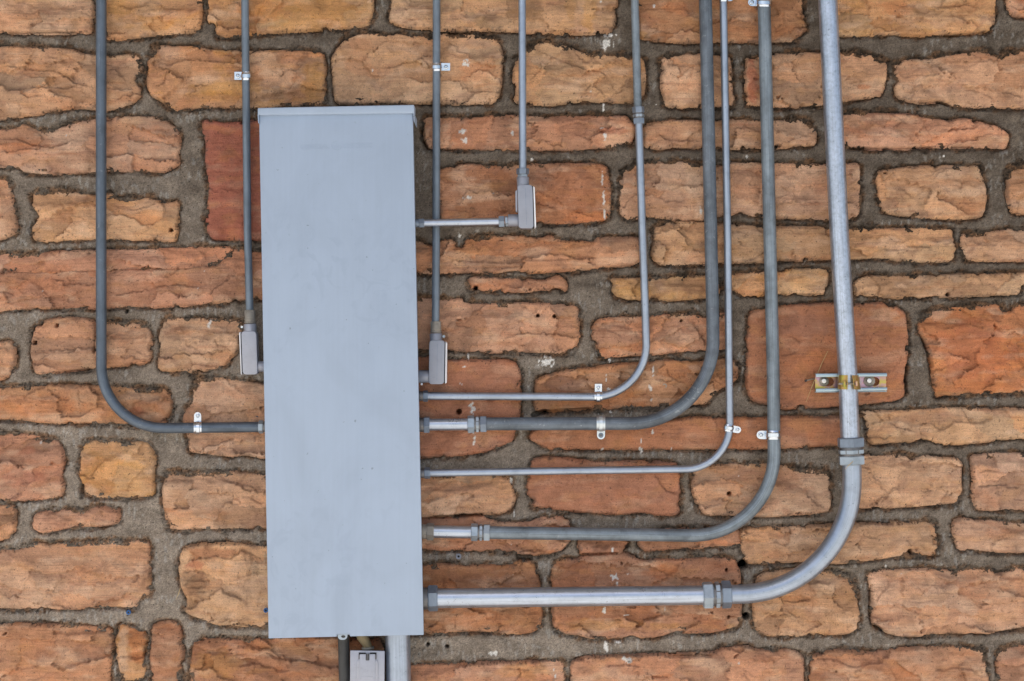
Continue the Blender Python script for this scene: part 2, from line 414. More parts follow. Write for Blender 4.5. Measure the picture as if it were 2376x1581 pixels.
# ------------------------------------------------------------------ the wall: traced stones
STONES = '''
t T1 -60,-60 612,-60 615,100 605,205 560,210 300,215 60,212 40,190 0,200 -60,215
y T1 700,-60 1350,-60 1345,90 1330,195 1180,215 950,240 830,252 715,250 705,100
y T1 1395,-60 1412,80 1412,140 1460,145 1465,235 1550,245 1610,232 1680,235 T2 0,230 200,208 480,192 650,185 790,168 815,100 818,40 810,-60
t T2 962,-60 955,60 945,130 1000,160 1150,180 1290,192 1480,190 1700,192 T3 0,190 130,205 300,215 500,215 640,212 735,205 760,150 770,60 785,-60
b T3 925,-60 940,120 945,240 1040,258 1200,272 1450,275 1740,270 T4 70,268 200,270 300,268 320,240 375,210 390,180 370,150 365,40 362,-60
y T4 530,-60 560,220 620,225 720,235 800,228 1000,222 1150,228 1300,218 1480,212 1600,205 1645,180 1655,60 1660,-60
o T4 1765,-60 1760,50 1775,92 1858,102 1950,100 1950,-60
t T1 -60,330 0,320 130,320 300,325 470,335 560,375 640,375 740,385 870,368 920,380 945,420 945,485 905,490 890,540 930,600 930,640 880,690 820,720 700,735 600,715 480,715 350,740 250,760 100,780 0,800 -60,805
y T1 1040,310 1150,315 1290,315 1400,345 1550,350 1700,345 T2 0,370 60,355 200,345 380,350 480,360 500,440 495,560 498,690 480,708 300,712 100,715 0,718 T1 1640,712 1350,715 1200,745 1130,705 1080,665 1020,625 995,560 1005,470 1000,400 1025,370
t T2 590,350 640,280 740,235 860,230 900,245 1010,240 1160,250 1240,240 1310,225 1460,225 1560,240 1650,262 1680,300 1688,400 1680,560 1660,640 1640,680 1500,685 1380,685 1250,680 1100,680 1000,680 850,680 700,685 590,680 580,600 570,480 565,400
t T3 105,460 115,390 180,330 250,300 330,285 430,310 530,350 640,370 780,378 900,375 960,400 970,470 970,560 955,640 900,670 820,682 760,675 720,665 640,675 570,650 500,680 400,690 330,692 190,685 115,680 105,580
t T3 1100,395 1200,380 1280,368 1360,370 1500,390 1545,395 1550,500 1555,610 1575,660 1560,715 1480,712 1350,715 1200,715 1125,708 1110,640 1100,560 1095,470
t T3 1665,400 1700,410 1745,400 T4 70,395 180,372 300,362 480,365 620,360 760,360 840,375 900,400 928,425 920,500 910,580 880,640 780,650 680,670 560,690 420,705 200,718 60,705 0,700 T3 1680,705 1670,600 1660,500
t T4 1000,430 1080,405 1200,405 1280,390 1400,370 1500,355 1600,350 1640,372 1700,388 1725,355 1858,350 1950,350 1950,712 1800,715 1650,710 1500,715 1360,705 1310,668 1160,685 1080,670 1010,640 1000,590 1020,550 1000,500
t T1 -60,880 0,880 60,880 130,860 150,840 230,880 290,905 420,860 500,830 640,805 800,798 1000,795 1070,800 1130,835 1190,870 1200,930 1195,1000 1180,1060 1190,1100 1110,1145 1000,1145 850,1140 700,1145 520,1158 300,1165 170,1150 80,1125 0,1115 -60,1115
r T1 1370,812 1500,840 1640,830 1730,815 T2 100,812 100,1560 T6 100,95 T5 1750,95 1640,100 1430,90 1400,40 T1 1395,1480 1420,1250 1390,1100 1400,950 1372,900
p T2 1180,800 1290,795 1450,800 1570,795 1700,785 T3 0,790 130,785 270,790 310,805 420,785 600,790 760,785 850,795 893,850 890,920 885,960 820,965 760,985 640,985 540,1000 380,1000 200,1003 0,1000 T2 1700,1000 1500,993 1300,990 1210,988 1195,960 1190,880
t T3 990,850 1060,835 1140,825 1280,820 1355,830 1450,830 1560,815 1640,815 1750,820 T4 90,822 180,822 250,815 340,800 400,815 440,850 455,900 450,950 430,965 340,975 180,985 90,985 0,985 T3 1600,985 1500,985 1330,985 1200,980 1150,980 1070,990 985,975 985,920
p T4 640,780 740,755 800,765 1000,770 1100,785 1200,800 1290,810 1360,830 1440,810 1530,820 1600,850 1680,870 1735,905 1745,940 1725,985 1640,985 1500,990 1250,988 1000,995 820,995 690,985 620,970 595,870
t T1 -60,1200 0,1205 45,1215 60,1290 85,1400 100,1500 T5 100,10 95,50 50,75 0,90 -60,95
t T1 225,1300 340,1290 480,1300 640,1330 740,1310 770,1345 860,1335 940,1330 1050,1360 1130,1372 1195,1360 1190,1450 1180,1540 T5 1180,50 1170,105 1130,108 1010,90 900,95 750,88 600,90 450,92 330,110 240,95 220,30 T1 255,1500 270,1440 225,1380
b T2 1270,1160 1330,1135 1450,1115 1580,1120 1650,1130 1810,1115 T3 130,1118 330,1112 460,1112 620,1110 710,1130 720,1200 740,1280 735,1360 735,1440 700,1475 580,1490 430,1500 250,1495 100,1490 T2 1800,1495 1600,1490 1400,1482 1290,1480 1275,1300
t T3 830,1170 880,1130 920,1110 1050,1095 1200,1095 1300,1100 1360,1105 1480,1110 1600,1105 T4 0,1105 100,1108 330,1105 530,1115 650,1110 745,1108 745,1200 745,1300 740,1420 700,1475 520,1475 350,1465 200,1455 90,1445 T3 1720,1445 1600,1420 1560,1440 1480,1445 1370,1475 1300,1470 1200,1490 1130,1465 1050,1460 980,1450 870,1475 825,1440 815,1350 825,1300 815,1240
t T4 885,1160 980,1150 1080,1135 1200,1125 1350,1120 1470,1125 1550,1125 1570,1180 1590,1240 1595,1330 1580,1420 1560,1450 1400,1465 1200,1460 1050,1440 950,1425 905,1400 890,1320 885,1260 875,1220
t T4 1760,1140 1810,1115 1858,1110 1950,1110 1950,1430 1858,1430 1780,1420 1760,1350 1758,1240
t T7 1055,20 1120,0 1250,-10 1370,-5 1480,10 1640,10 T8 0,15 100,25 300,25 550,28 700,32 900,35 1100,32 1300,32 1375,45 1380,100 1390,160 1370,245 1200,248 1000,240 930,225 800,220 690,228 550,230 350,235 200,235 100,240 T7 1770,248 1600,248 1480,262 1370,262 1240,270 1100,268 1050,235 1035,200 1050,130 1050,70
t T8 1455,70 1540,65 1640,55 1760,42 1858,42 1950,42 1950,235 1858,235 1700,235 1560,238 1470,230 1450,160 1445,110
p T6 1060,110 1150,130 1220,165 1290,120 1360,115 1390,165 1440,168 1460,110 1530,105 1545,80 1700,90 1858,88 T7 110,95 200,85 270,95 350,90 355,102 440,125 560,130 640,138 660,95 770,95 930,100 935,160 935,235 880,260 820,270 760,275 660,280 650,300 520,300 330,315 200,315 T6 1858,305 1750,300 1640,320 1500,310 1400,320 1290,325 1130,330 1060,330
p T5 -60,205 0,205 200,200 380,195 620,190 800,180 1000,180 1200,165 1400,160 1560,160 1500,235 1440,284 1250,291 1000,299 640,307 300,317 0,322 -60,323
p T5 -60,331 0,330 300,325 640,315 1000,307 1250,298 1450,292 1520,235 1580,175 1640,172 1760,195 1900,195 1900,495 1760,500 1640,500 1560,510 1450,520 1250,540 1000,550 850,548 640,555 400,555 200,560 0,575 -60,575
p T6 1475,370 1580,365 1690,375 T7 0,375 80,370 160,375 230,395 300,395 350,370 390,355 420,370 438,410 435,435 350,435 280,425 200,440 120,445 0,448 T6 1700,445 1600,440 1480,432
y T7 755,372 850,372 950,372 1100,365 1220,355 1370,355 1465,352 1470,480 1380,490 1280,500 1150,500 1000,490 900,495 850,495 790,475 765,440 780,410
y T7 1545,345 1600,340 1700,335 T8 0,335 100,330 300,318 400,310 500,308 525,320 520,390 505,455 430,460 330,458 200,465 100,470 T7 1650,475 1600,460 1575,430 1550,380
t T8 745,375 800,360 950,355 1200,355 1400,350 1600,345 1750,340 1858,338 1950,338 1950,395 1858,395 1830,400 1825,450 1800,465 1700,460 1560,470 1400,480 1200,490 1100,482 1000,485 900,480 800,470 740,475 725,420
t T5 225,800 235,720 260,680 330,655 450,643 570,645 620,665 634,720 628,780 634,900 640,965 500,985 380,995 250,1000 235,950 220,880
t T5 655,655 750,660 830,670 940,680 1000,710 1008,780 1000,850 995,905 960,930 850,940 740,955 655,965 650,800
t T5 1115,645 1200,645 1400,645 1560,650 1620,665 1610,750 1590,840 1560,890 1500,945 1400,975 1290,995 1230,975 1150,980 1080,970 1080,900 1090,800 1085,740
t T5 -60,810 0,810 60,800 85,830 90,900 80,960 50,1015 0,1035 -60,1040
t T6 1060,500 1130,500 1240,502 1330,515 1410,505 1450,535 1560,545 1700,535 T7 0,540 130,540 300,543 450,550 520,560 522,680 525,740 510,800 480,850 440,865 300,858 150,855 0,855 T6 1700,860 1500,855 1420,850 1350,840 1250,850 1130,850 1060,850
p T7 670,650 760,640 870,635 950,632 1100,622 1200,615 1310,610 1345,632 1490,600 1515,605 1520,700 1520,790 1515,830 1400,835 1300,850 1180,850 1130,860 1000,870 900,875 800,885 720,900 690,905 680,850 650,800 630,740 640,690
q T8 20,600 100,590 250,560 450,550 580,545 720,545 900,540 980,555 1030,590 1055,620 1060,700 1070,790 1060,900 1045,1000 1040,1150 1020,1165 980,1180 800,1200 600,1215 400,1228 240,1235 215,1210 60,1190 15,1150 0,1060 5,950 0,800 15,700
o T8 1160,640 1220,600 1300,575 1400,570 1500,555 1600,550 1690,548 1705,605 1795,600 1810,550 1858,545 1950,545 1950,1120 1858,1125 1700,1130 1560,1140 1400,1145 1300,1150 1275,1160 1260,1050 1250,960 1230,850 1200,770 1165,720
q T6 1060,900 1200,905 1340,930 1450,920 1600,930 1720,925 1780,945 1805,985 1810,1060 1810,1130 1812,1200 1805,1290 1770,1400 1760,1450 1700,1480 1600,1520 1480,1540 1350,1555 1150,1565 1060,1570
b T7 255,1060 330,1030 430,1005 530,985 640,985 700,965 800,955 900,950 1000,940 1100,925 1250,930 1320,945 1450,915 1560,915 1590,950 1595,1000 1585,1040 1530,1080 1490,1100 1440,1150 1390,1205 1320,1208 1200,1215 1050,1225 900,1225 700,1245 500,1250 350,1258 250,1250 240,1200 250,1130
p T5 -60,1120 0,1110 200,1100 400,1098 640,1100 760,1100 870,1105 1000,1115 1110,1120 1140,1160 1145,1220 1125,1280 1100,1330 1000,1345 860,1345 700,1335 500,1330 300,1325 100,1315 0,1310 -60,1308
l T5 1320,1042 1400,1040 1560,1055 1770,1085 1900,1095 1900,1565 1770,1562 1650,1538 1560,1550 1400,1538 1290,1520 1285,1480 1275,1430 1240,1330 1245,1280 1285,1220 1300,1130
q T7 205,1420 240,1390 300,1365 640,1350 1000,1345 1120,1335 1200,1325 1300,1310 1500,1318 1640,1310 T8 0,1315 220,1308 400,1310 610,1310 690,1325 690,1480 560,1480 400,1490 200,1500 0,1505 T7 1550,1505 1300,1510 1000,1510 700,1510 500,1505 420,1510 320,1505 260,1470 210,1440
t T8 770,1270 880,1268 950,1275 1150,1260 1290,1245 1500,1250 1700,1255 1858,1255 1950,1255 1950,1430 1858,1430 1700,1440 1600,1455 1500,1465 1330,1475 1270,1450 1180,1440 1100,1465 1000,1460 850,1475 815,1440 810,1350 800,1310
p T5 -60,1415 0,1418 150,1425 280,1440 380,1470 400,1500 T9 410,30 415,100 400,180 415,260 405,310 300,325 150,340 0,345 -60,350
y T5 565,1490 640,1470 760,1470 850,1475 980,1480 1010,1520 T9 1030,60 1020,150 1025,230 1020,310 960,320 860,320 740,325 640,330 590,310 565,290 560,220 540,170 550,60
t T9 1120,180 1180,160 1300,165 1400,165 1560,165 1700,180 1780,185 1900,190 1900,530 1780,530 1600,530 1400,535 1200,540 1150,535 1130,500 1115,400 1105,280
t T10 1060,190 1200,185 1350,180 1560,185 1740,195 1755,260 1780,330 1760,390 1720,420 1650,435 1560,443 1400,450 1250,458 1160,462 1060,465
q T11 225,85 300,70 400,75 600,95 760,100 1000,100 1180,105 1195,140 1200,200 1205,300 1200,440 1080,445 960,420 800,440 700,430 560,420 420,410 300,390 225,382 255,350 200,315 190,260 200,200 215,150
t T11 1320,140 1420,125 1560,108 1700,115 1830,108 T12 280,130 420,150 540,150 548,220 545,300 548,380 530,420 420,430 250,440 80,445 T11 1740,440 1600,445 1400,440 1350,400 1320,330 1310,230
t T12 690,60 760,60 830,55 900,60 1000,50 1080,65 1140,72 1200,55 1300,80 1400,80 1430,110 1420,200 1430,300 1400,360 1320,370 1150,380 1000,390 850,390 720,395 690,390
t T12 1520,60 1600,45 1700,40 1858,42 1950,42 1950,410 1858,410 1700,405 1560,400 1535,370 1520,300 1535,200 1520,120
p T9 -60,400 0,395 40,390 85,395 95,450 85,510 90,545 50,590 0,605 -60,610
p T9 240,445 330,430 450,420 570,420 650,400 720,400 790,410 795,450 785,485 740,505 650,520 520,525 400,535 310,550 280,555 230,525
t T9 -60,690 0,690 100,695 190,670 240,645 320,662 400,645 560,635 700,630 850,630 960,630 990,640 995,760 1000,880 1000,980 950,1000 920,1040 910,1065 800,1060 700,1060 600,1065 500,1070 400,1070 315,1060 300,1075 100,1075 0,1070 -60,1070
l T9 1230,700 1290,665 1400,655 1600,655 1780,670 1900,670 1900,1200 1780,1200 1600,1190 1450,1180 1350,1140 1280,1110 1250,1080 1270,1010 1240,940 1220,860 1210,790
p T10 1060,482 1300,474 1560,466 1600,490 T11 0,510 100,512 200,505 240,480 300,475 330,490 380,470 410,460 450,500 465,530 470,600 440,640 400,680 350,700 260,705 130,710 80,680 T10 1740,690 1700,680 1600,670 1560,680 1400,675 1280,680 1160,670 1060,670
p T11 550,600 700,585 850,590 850,640 810,700 650,705 560,705 545,660
p T11 940,600 1100,560 1300,545 1500,550 1610,560 1615,600 1610,640 1530,650 1400,655 1250,665 1100,670 990,680 950,650
t T11 1632,560 1700,555 T12 0,550 300,540 580,530 760,520 900,515 1100,505 1210,505 1255,515 1260,560 1270,620 1275,680 1260,710 1140,720 1000,720 850,740 720,755 600,760 430,755 200,765 30,770 T11 1655,765 1645,700 1632,640
t T12 1400,500 1440,480 1490,485 1530,500 1620,490 1700,500 1858,515 1950,515 1950,695 1858,695 1700,690 1560,680 1430,680 1410,620 1395,560
p T9 -60,1190 0,1200 100,1195 250,1190 350,1195 450,1205 600,1212 735,1215 748,1300 735,1400 725,1550 740,1640 -60,1640
y T9 800,1190 870,1205 920,1215 960,1245 985,1290 970,1350 955,1420 955,1470 970,1480 965,1545 900,1560 830,1565 815,1500 790,1400 785,1300
b T9 1030,1210 1080,1180 1150,1175 1200,1200 1210,1290 1225,1380 1210,1450 1205,1640 1025,1640 1025,1400
b T9 1310,1330 1380,1295 1500,1295 1650,1300 T10 170,1285 580,1280 680,1300 880,1300 880,1700 T9 1290,1640 1285,1500 1300,1400
b T10 1060,800 1300,790 1400,790 1560,800 1650,795 1780,800 1858,775 T11 100,775 190,770 225,790 235,840 250,900 255,930 270,1080 275,1130 260,1200 230,1220 150,1235 60,1230 0,1240 T10 1750,1235 1600,1230 1400,1225 1250,1240 1170,1240 1060,1240
b T11 375,770 440,755 530,760 560,735 640,718 800,712 850,715 900,745 960,760 1100,760 1200,765 1350,745 1500,745 1590,760 1605,830 1610,930 1615,1050 1605,1190 1500,1220 1400,1235 1280,1235 1190,1225 1090,1250 980,1265 850,1260 700,1270 620,1270 520,1245 430,1240 380,1215 365,1170 370,1050 375,950 355,870
t T12 120,850 200,830 340,825 500,840 560,830 650,850 700,890 720,930 730,1050 745,1150 745,1200 700,1235 600,1245 400,1250 250,1255 120,1245 60,1210 45,1140 40,1060 50,950 60,880
t T12 820,850 900,830 1000,830 1150,825 1300,820 1380,840 1480,820 1560,815 1640,820 1660,860 1780,835 1800,810 1858,815 1950,815 1950,1195 1858,1200 1700,1225 1500,1235 1250,1245 1050,1258 960,1245 880,1190 850,1170 845,1080 850,1000 835,930
p T10 1060,1465 1300,1465 1500,1460 1858,1450 T11 100,1450 300,1445 420,1440 430,1480 430,1640 T10 1060,1640
p T11 500,1440 560,1425 700,1415 900,1405 1100,1400 1430,1395 1520,1360 1600,1345 1670,1350 1720,1370 1800,1370 T12 180,1370 280,1370 350,1390 365,1430 365,1500 370,1640 T11 490,1640 495,1500
p T12 450,1400 560,1375 700,1370 830,1385 900,1370 1100,1360 1300,1345 1500,1345 1580,1350 1590,1400 1610,1480 1620,1640 420,1640 430,1500
p T12 1700,1360 1760,1340 1858,1335 1950,1335 1950,1640 1740,1640 1700,1560 1690,1460
'''
# ledges and cracks seen in the stone faces: step (mm the lower/right side stands proud), groove depth (mm), points
LEDGES = '''
-3 1.2 T5 1440,285 1480,250 1560,190 1620,210 1660,240
2 1 T5 75,355 200,380 270,430 320,480 250,495 150,515 0,545
3 1.5 T5 720,460 800,480 920,460 1100,420 1250,415 1350,440
5 1.5 T1 0,940 110,940 240,985 350,1000 450,970 520,925
2.5 1.2 T1 150,850 240,890 300,905 400,880
1.5 .8 T1 850,870 900,930 1000,990
2 1.5 T1 1090,1015 1150,1005 1190,990
4 1 T1 0,625 150,600 300,590 440,600 560,570
4 .8 T1 0,440 200,470 400,490 500,560 640,600
3 .8 T1 720,600 820,605 920,600
2 .8 T1 720,490 780,460 830,530 860,590
5 1 T1 1020,400 1130,440 1250,405 1450,420 1640,430 T2 100,430
-2.5 1 T1 1140,460 1110,560 1040,600
3 1.6 T2 160,690 180,630 250,610 300,570 320,520 270,470 230,440 130,470
2 1.6 T2 360,650 370,600 390,530 395,430
-4 1.4 T2 1125,260 1140,350 1165,390 1050,430 950,465 830,462
2.5 .8 T2 800,500 730,610 700,660
2 2 T2 800,565 865,610
2 1.5 T2 1420,540 1460,580 1525,635
-2 1 T2 1600,380 1645,375 1652,440 1640,510
2 1.4 T2 1155,395 1195,430 1195,450
2 .8 T2 570,470 700,465 830,470
4.5 1.2 T3 190,330 300,360 480,440 600,480 700,490 712,510 640,555 622,570 700,640 750,670
2 1 T3 480,300 620,390 700,450
-3 1 T3 250,400 278,450 265,490 200,550
1.5 1 T3 745,550 760,600 850,615
4 1.5 T3 1115,438 1200,445 1300,440
-4 .8 T3 1330,400 1300,480 1270,600
.8 1.5 T2 1290,890 1500,898 1800,897 T3 200,895 400,898 700,900 890,905
1.5 1.2 T3 490,900 650,960 720,990
2.5 1.2 T3 640,890 700,895 850,860
4 1.5 T3 1040,895 1100,930 1150,955 1350,945
-1 1 T3 1655,850 1630,930 1620,980
2 1 T3 1640,850 1700,870 1760,895
2.5 1 T4 1000,515 1200,515 1290,500
-3 1 T4 1010,440 1120,415 1200,450 1285,500 1300,540 1400,545
2.5 1.5 T4 1450,605 1560,620 1640,660 1660,700
2 1.5 T4 1700,625 1760,630 1858,665
2 .8 T4 1180,800 1200,880 1250,970
4 1.5 T4 1280,885 1400,878 1500,870 1560,850
1.5 1 T4 1390,930 1420,985 1480,930
4 1.5 T4 1210,20 1270,50 1330,55 1430,45 1530,10
-2 1 T4 1535,-10 1537,80
1.5 1 T4 920,110 960,170 980,220
1 .8 T4 1130,130 1200,120 1480,115
-3 1 T4 200,1250 270,1285 330,1290 480,1270
3 1.3 T4 985,1150 930,1200 905,1250
-2.5 1.2 T4 1480,1180 1450,1230 1420,1290
3.5 1.3 T1 760,40 830,45 880,65 960,40 1000,10 1060,15 1110,60 1150,55 1200,75 1280,45
1.2 1 T1 920,120 890,180 860,230
3 1.2 T1 100,10 200,30 260,70 300,60
1.5 1.5 T8 890,172 980,178 1070,175
2 2 T8 1060,150 1130,155 1240,160
2 1 T7 1210,150 1260,155 1200,200 1180,225
2 1.5 T6 1320,220 1335,185 1400,170 1450,160
2.5 2.2 T6 1340,248 1500,255 1660,262 1858,255
-2 2.4 T6 1290,292 1500,290 1700,292 1850,285
3 2.2 T7 -20,258 100,243 300,245 500,238 700,232
1.5 1.4 T7 0,165 110,160 200,150
2.5 1.2 T6 1320,700 1350,675 1400,655 1440,635
-2 1 T7 -20,770 40,690 150,650 250,618 340,560
1 1.2 T7 120,700 135,780 150,850
.8 1.2 T7 490,560 470,610 445,680
2 1.2 T7 850,665 930,650
-4 .8 T7 1060,805 1120,760 1200,710 1300,675 1310,640
3.5 1 T7 1300,660 1330,720 1375,790 1390,830
3 1 T7 560,990 600,1030 580,1080
2.5 1.2 T7 1120,970 1145,1030 1200,1060 1260,1080
2 .9 T8 260,750 310,770 345,810
1.5 .9 T8 210,890 290,880 330,860
3 1.3 T8 1165,670 1300,670 1500,680 1560,700 1620,720
2 1.2 T8 1290,705 1400,690 1470,670
2 1.4 T8 1530,640 1620,650 1710,660
4 1.4 T8 945,1275 955,1340 1000,1370 1060,1385 1115,1398
4 1 T8 1110,1350 1160,1355 1230,1345 1300,1390 1370,1350 1390,1330 1560,1345 1640,1310 1660,1270
2 1.6 T9 1025,60 980,120 920,190 870,240 855,310
-3 1 T9 790,-20 740,50 640,150 600,210
5 1 T9 1115,220 1200,215 1300,215 1400,205 1480,190 1520,220 1600,240 1690,260 1790,300
2 1.8 T9 1460,265 1480,310 1490,325
2 1.8 T9 1565,340 1615,345 1620,375
2 1.6 T9 1690,330 1740,370 1790,370
5 1.4 T9 1240,770 1310,750 1350,745 1450,720 1500,735 1560,745 1620,700 1640,690 1740,740 1800,750
2 1.8 T9 1590,870 1640,865 1700,845 1790,830
-2 1.5 T9 1765,870 1745,915 1765,950 1755,1000 1720,1040 1720,1110 1700,1180
2 2.5 T9 1225,835 1300,830 1380,835
2 2.5 T9 1230,890 1330,890 1430,895
2 2.5 T9 1250,935 1330,940 1400,930
2 2.5 T9 1270,965 1350,970 1400,965
6 2.5 T9 365,1195 368,1245 440,1248 450,1258 560,1242 740,1238
2 1.2 T9 130,1500 180,1480 280,1460
2.5 1.5 T10 -100,1330 0,1345 150,1355
5 1.6 T10 100,1365 150,1400 200,1420 350,1430 430,1445 520,1460
3 1.4 T9 1370,1375 1450,1385 1520,1385 1680,1390
5 1.4 T9 1620,1300 1700,1340 1760,1355 1858,1350
-3 1.2 T11 380,880 500,880 580,870 650,850 780,862 900,825 980,790
3 1.2 T11 1000,840 1060,870 1100,855 1170,840 1200,810 1215,770
2 1.2 T11 910,1230 930,1190 980,1160 1080,1155
3 1 T11 1040,170 1080,240 1120,285 1200,310
2.5 1.2 T12 850,1040 900,980 930,950 970,870
-2.5 1.1 T12 1290,930 1350,900 1400,880 1390,840
2 1.6 T12 1640,890 1655,870 1665,850
1.5 1.6 T12 1000,1050 1005,1030 1030,1015
-1.5 1.4 T12 1040,1115 1030,1095 1060,1075 1110,1070
3 1.4 T12 430,1425 520,1420 600,1430 680,1470 740,1475 800,1455 850,1415
1.5 1.5 T12 830,1380 870,1410 910,1460
1.5 1.6 T12 950,1470 980,1520 1010,1570
4 1.5 T12 1250,1495 1330,1500 1400,1480 1480,1490 1560,1510
4 1.2 T12 220,1025 300,1040 350,1030 430,1015
-1.5 .8 T12 435,970 432,1050 425,1110
1 1.2 T12 930,370 935,320 970,315
1.5 1 T12 1150,295 1280,288
1.5 1.3 T12 1280,145 1300,110 1325,80
3 2 T12 1530,160 1640,150 1700,162 1858,150
3 2.4 T12 1530,262 1640,252 1720,248 1760,265 1858,270
-1 1.6 T12 1700,165 1740,210 1740,262
1.5 1.3 T12 165,670 185,690 190,740
1.5 1.2 T12 385,725 410,700 440,670
1.5 1.4 T12 1070,590 1065,620 1110,665
2 1.4 T10 1160,270 1240,275 1320,250 1390,205
2 1.4 T10 1440,215 1430,310 1460,345 1520,355 1570,395 1575,440
1.5 1.5 T10 1330,395 1335,370 1390,360
3 1.2 T1 640,1410 520,1410 450,1400 390,1350 350,1290
3 1.2 T1 720,1370 800,1400 900,1415 1000,1395 1080,1370
2.5 1 T5 250,930 350,870 430,870 520,860
2 1.2 T5 1440,690 1530,700 1535,750
2 1 T5 1440,770 1470,820 1540,830
3 1.2 T5 270,1195 400,1195 470,1185
1.5 1.2 T5 530,1110 535,1180 545,1200 640,1215 720,1220
1.5 1.6 T5 1035,1225 1070,1270
2 1.2 T5 1240,770 1260,820 1340,850
2 .8 T11 -20,640 30,650 60,700
2.5 1 T11 30,1480 100,1490 210,1495
3 1.2 T11 700,1470 850,1460 960,1470
3 1.2 T11 970,1500 1040,1540 1150,1550
2 1.2 T11 1200,1465 1330,1465 1400,1440
'''
# gaps left open in the mortar: half width, depth, points
GAPS = '''
3.2 26 T10 1245,464 1400,458 1560,450
3 22 T2 1340,214 1480,212
6 24 T7 230,1285 300,1265
4 18 T7 300,1264 450,1256 600,1250
7 22 T11 130,735 200,735
2.6 20 T11 560,711 680,708 790,705
2.5 18 T2 1160,880 1150,930 1190,980
3 18 T4 1160,688 1270,680 1310,690 1350,705
2.2 16 T4 690,998 800,998 1000,998 1240,992
2.2 16 T4 1380,990 1500,990
3 18 T4 1330,235 1380,240 1450,225 1600,210
2 14 T1 60,216 300,218 560,214
2 14 T12 830,925 825,1000 820,1080 830,1160
3 16 T12 860,1195 900,1225
2.5 14 T9 760,1300 765,1400
2.5 14 T9 985,1300 965,1400
4 14 T9 545,330 550,250
2.2 14 T5 370,1000 600,978
2.5 16 T8 1070,950 1060,1050 1075,1130
2.5 16 T8 1180,780 1215,860 1240,960
2.2 14 T11 1140,1398 1300,1396 1420,1393
2.2 14 T11 510,1418 560,1420
'''
HOLES = '''T7 256,617,4 367,622,4 T6 1408,1265,6 T11 1545,305,5 1660,1130,8 1640,785,11 1528,820,3.4 1540,1133,3.4
T10 1197,1322,4 1327,1335,4 T5 850,588,4 390,685,4 240,800,5 T1 1152,1550,4 T6 1520,430,5 T8 1345,475,4 T12 1095,695,5 T7 1225,652,2.6'''
SPLATS = '''T2 1455,435,26,28 828,480,8,18 1435,885,34,18 1440,950,32,20 1770,900,9,25 1640,1305,6,6 1470,1330,40,13
T3 715,300,42,36 740,235,45,14 695,720,11,30 707,918,17,25 685,862,14,5 1037,45,8,18 680,10,8,12 1665,1055,6,18 215,1070,10,12 690,1200,8,40 700,1330,9,50 705,1440,10,30 612,620,5,6 1405,830,4,10 1350,1420,9,30 1052,703,5,7
T6 1410,72,13,20 1497,1240,17,50 1512,1450,10,45 1470,890,8,22 1445,960,18,5 1412,1075,5,5 1428,1080,4,4
T7 315,930,55,36 1010,1110,17,22 1018,1185,9,18 1025,1400,8,18 950,1520,15,22 950,1460,6,25 738,920,10,25 690,1520,10,12 745,1270,9,12 1030,1000,8,30 715,1040,5,30 735,1110,20,7
T11 758,680,14,22 770,870,26,22 870,845,16,9 790,910,6,14 700,1085,14,25 1110,1075,7,24 715,1340,20,45 800,1308,24,9 860,1425,42,25 363,1490,6,14 372,1538,6,18 950,10,13,16 1610,1440,9,10 850,1122,22,5 1607,185,4,5 1155,0,4,18 75,215,12,30 98,420,4,45
T5 1410,675,14,26 268,1468,10,14 1378,320,5,5 1338,433,5,5 288,450,5,6 T1 443,905,6,10 T10 1640,1385,30,18 1760,645,6,6 1770,850,4,6 T8 180,280,4,5 T12 930,790,7,20 1032,840,7,7 T4 1320,1048,6,8'''
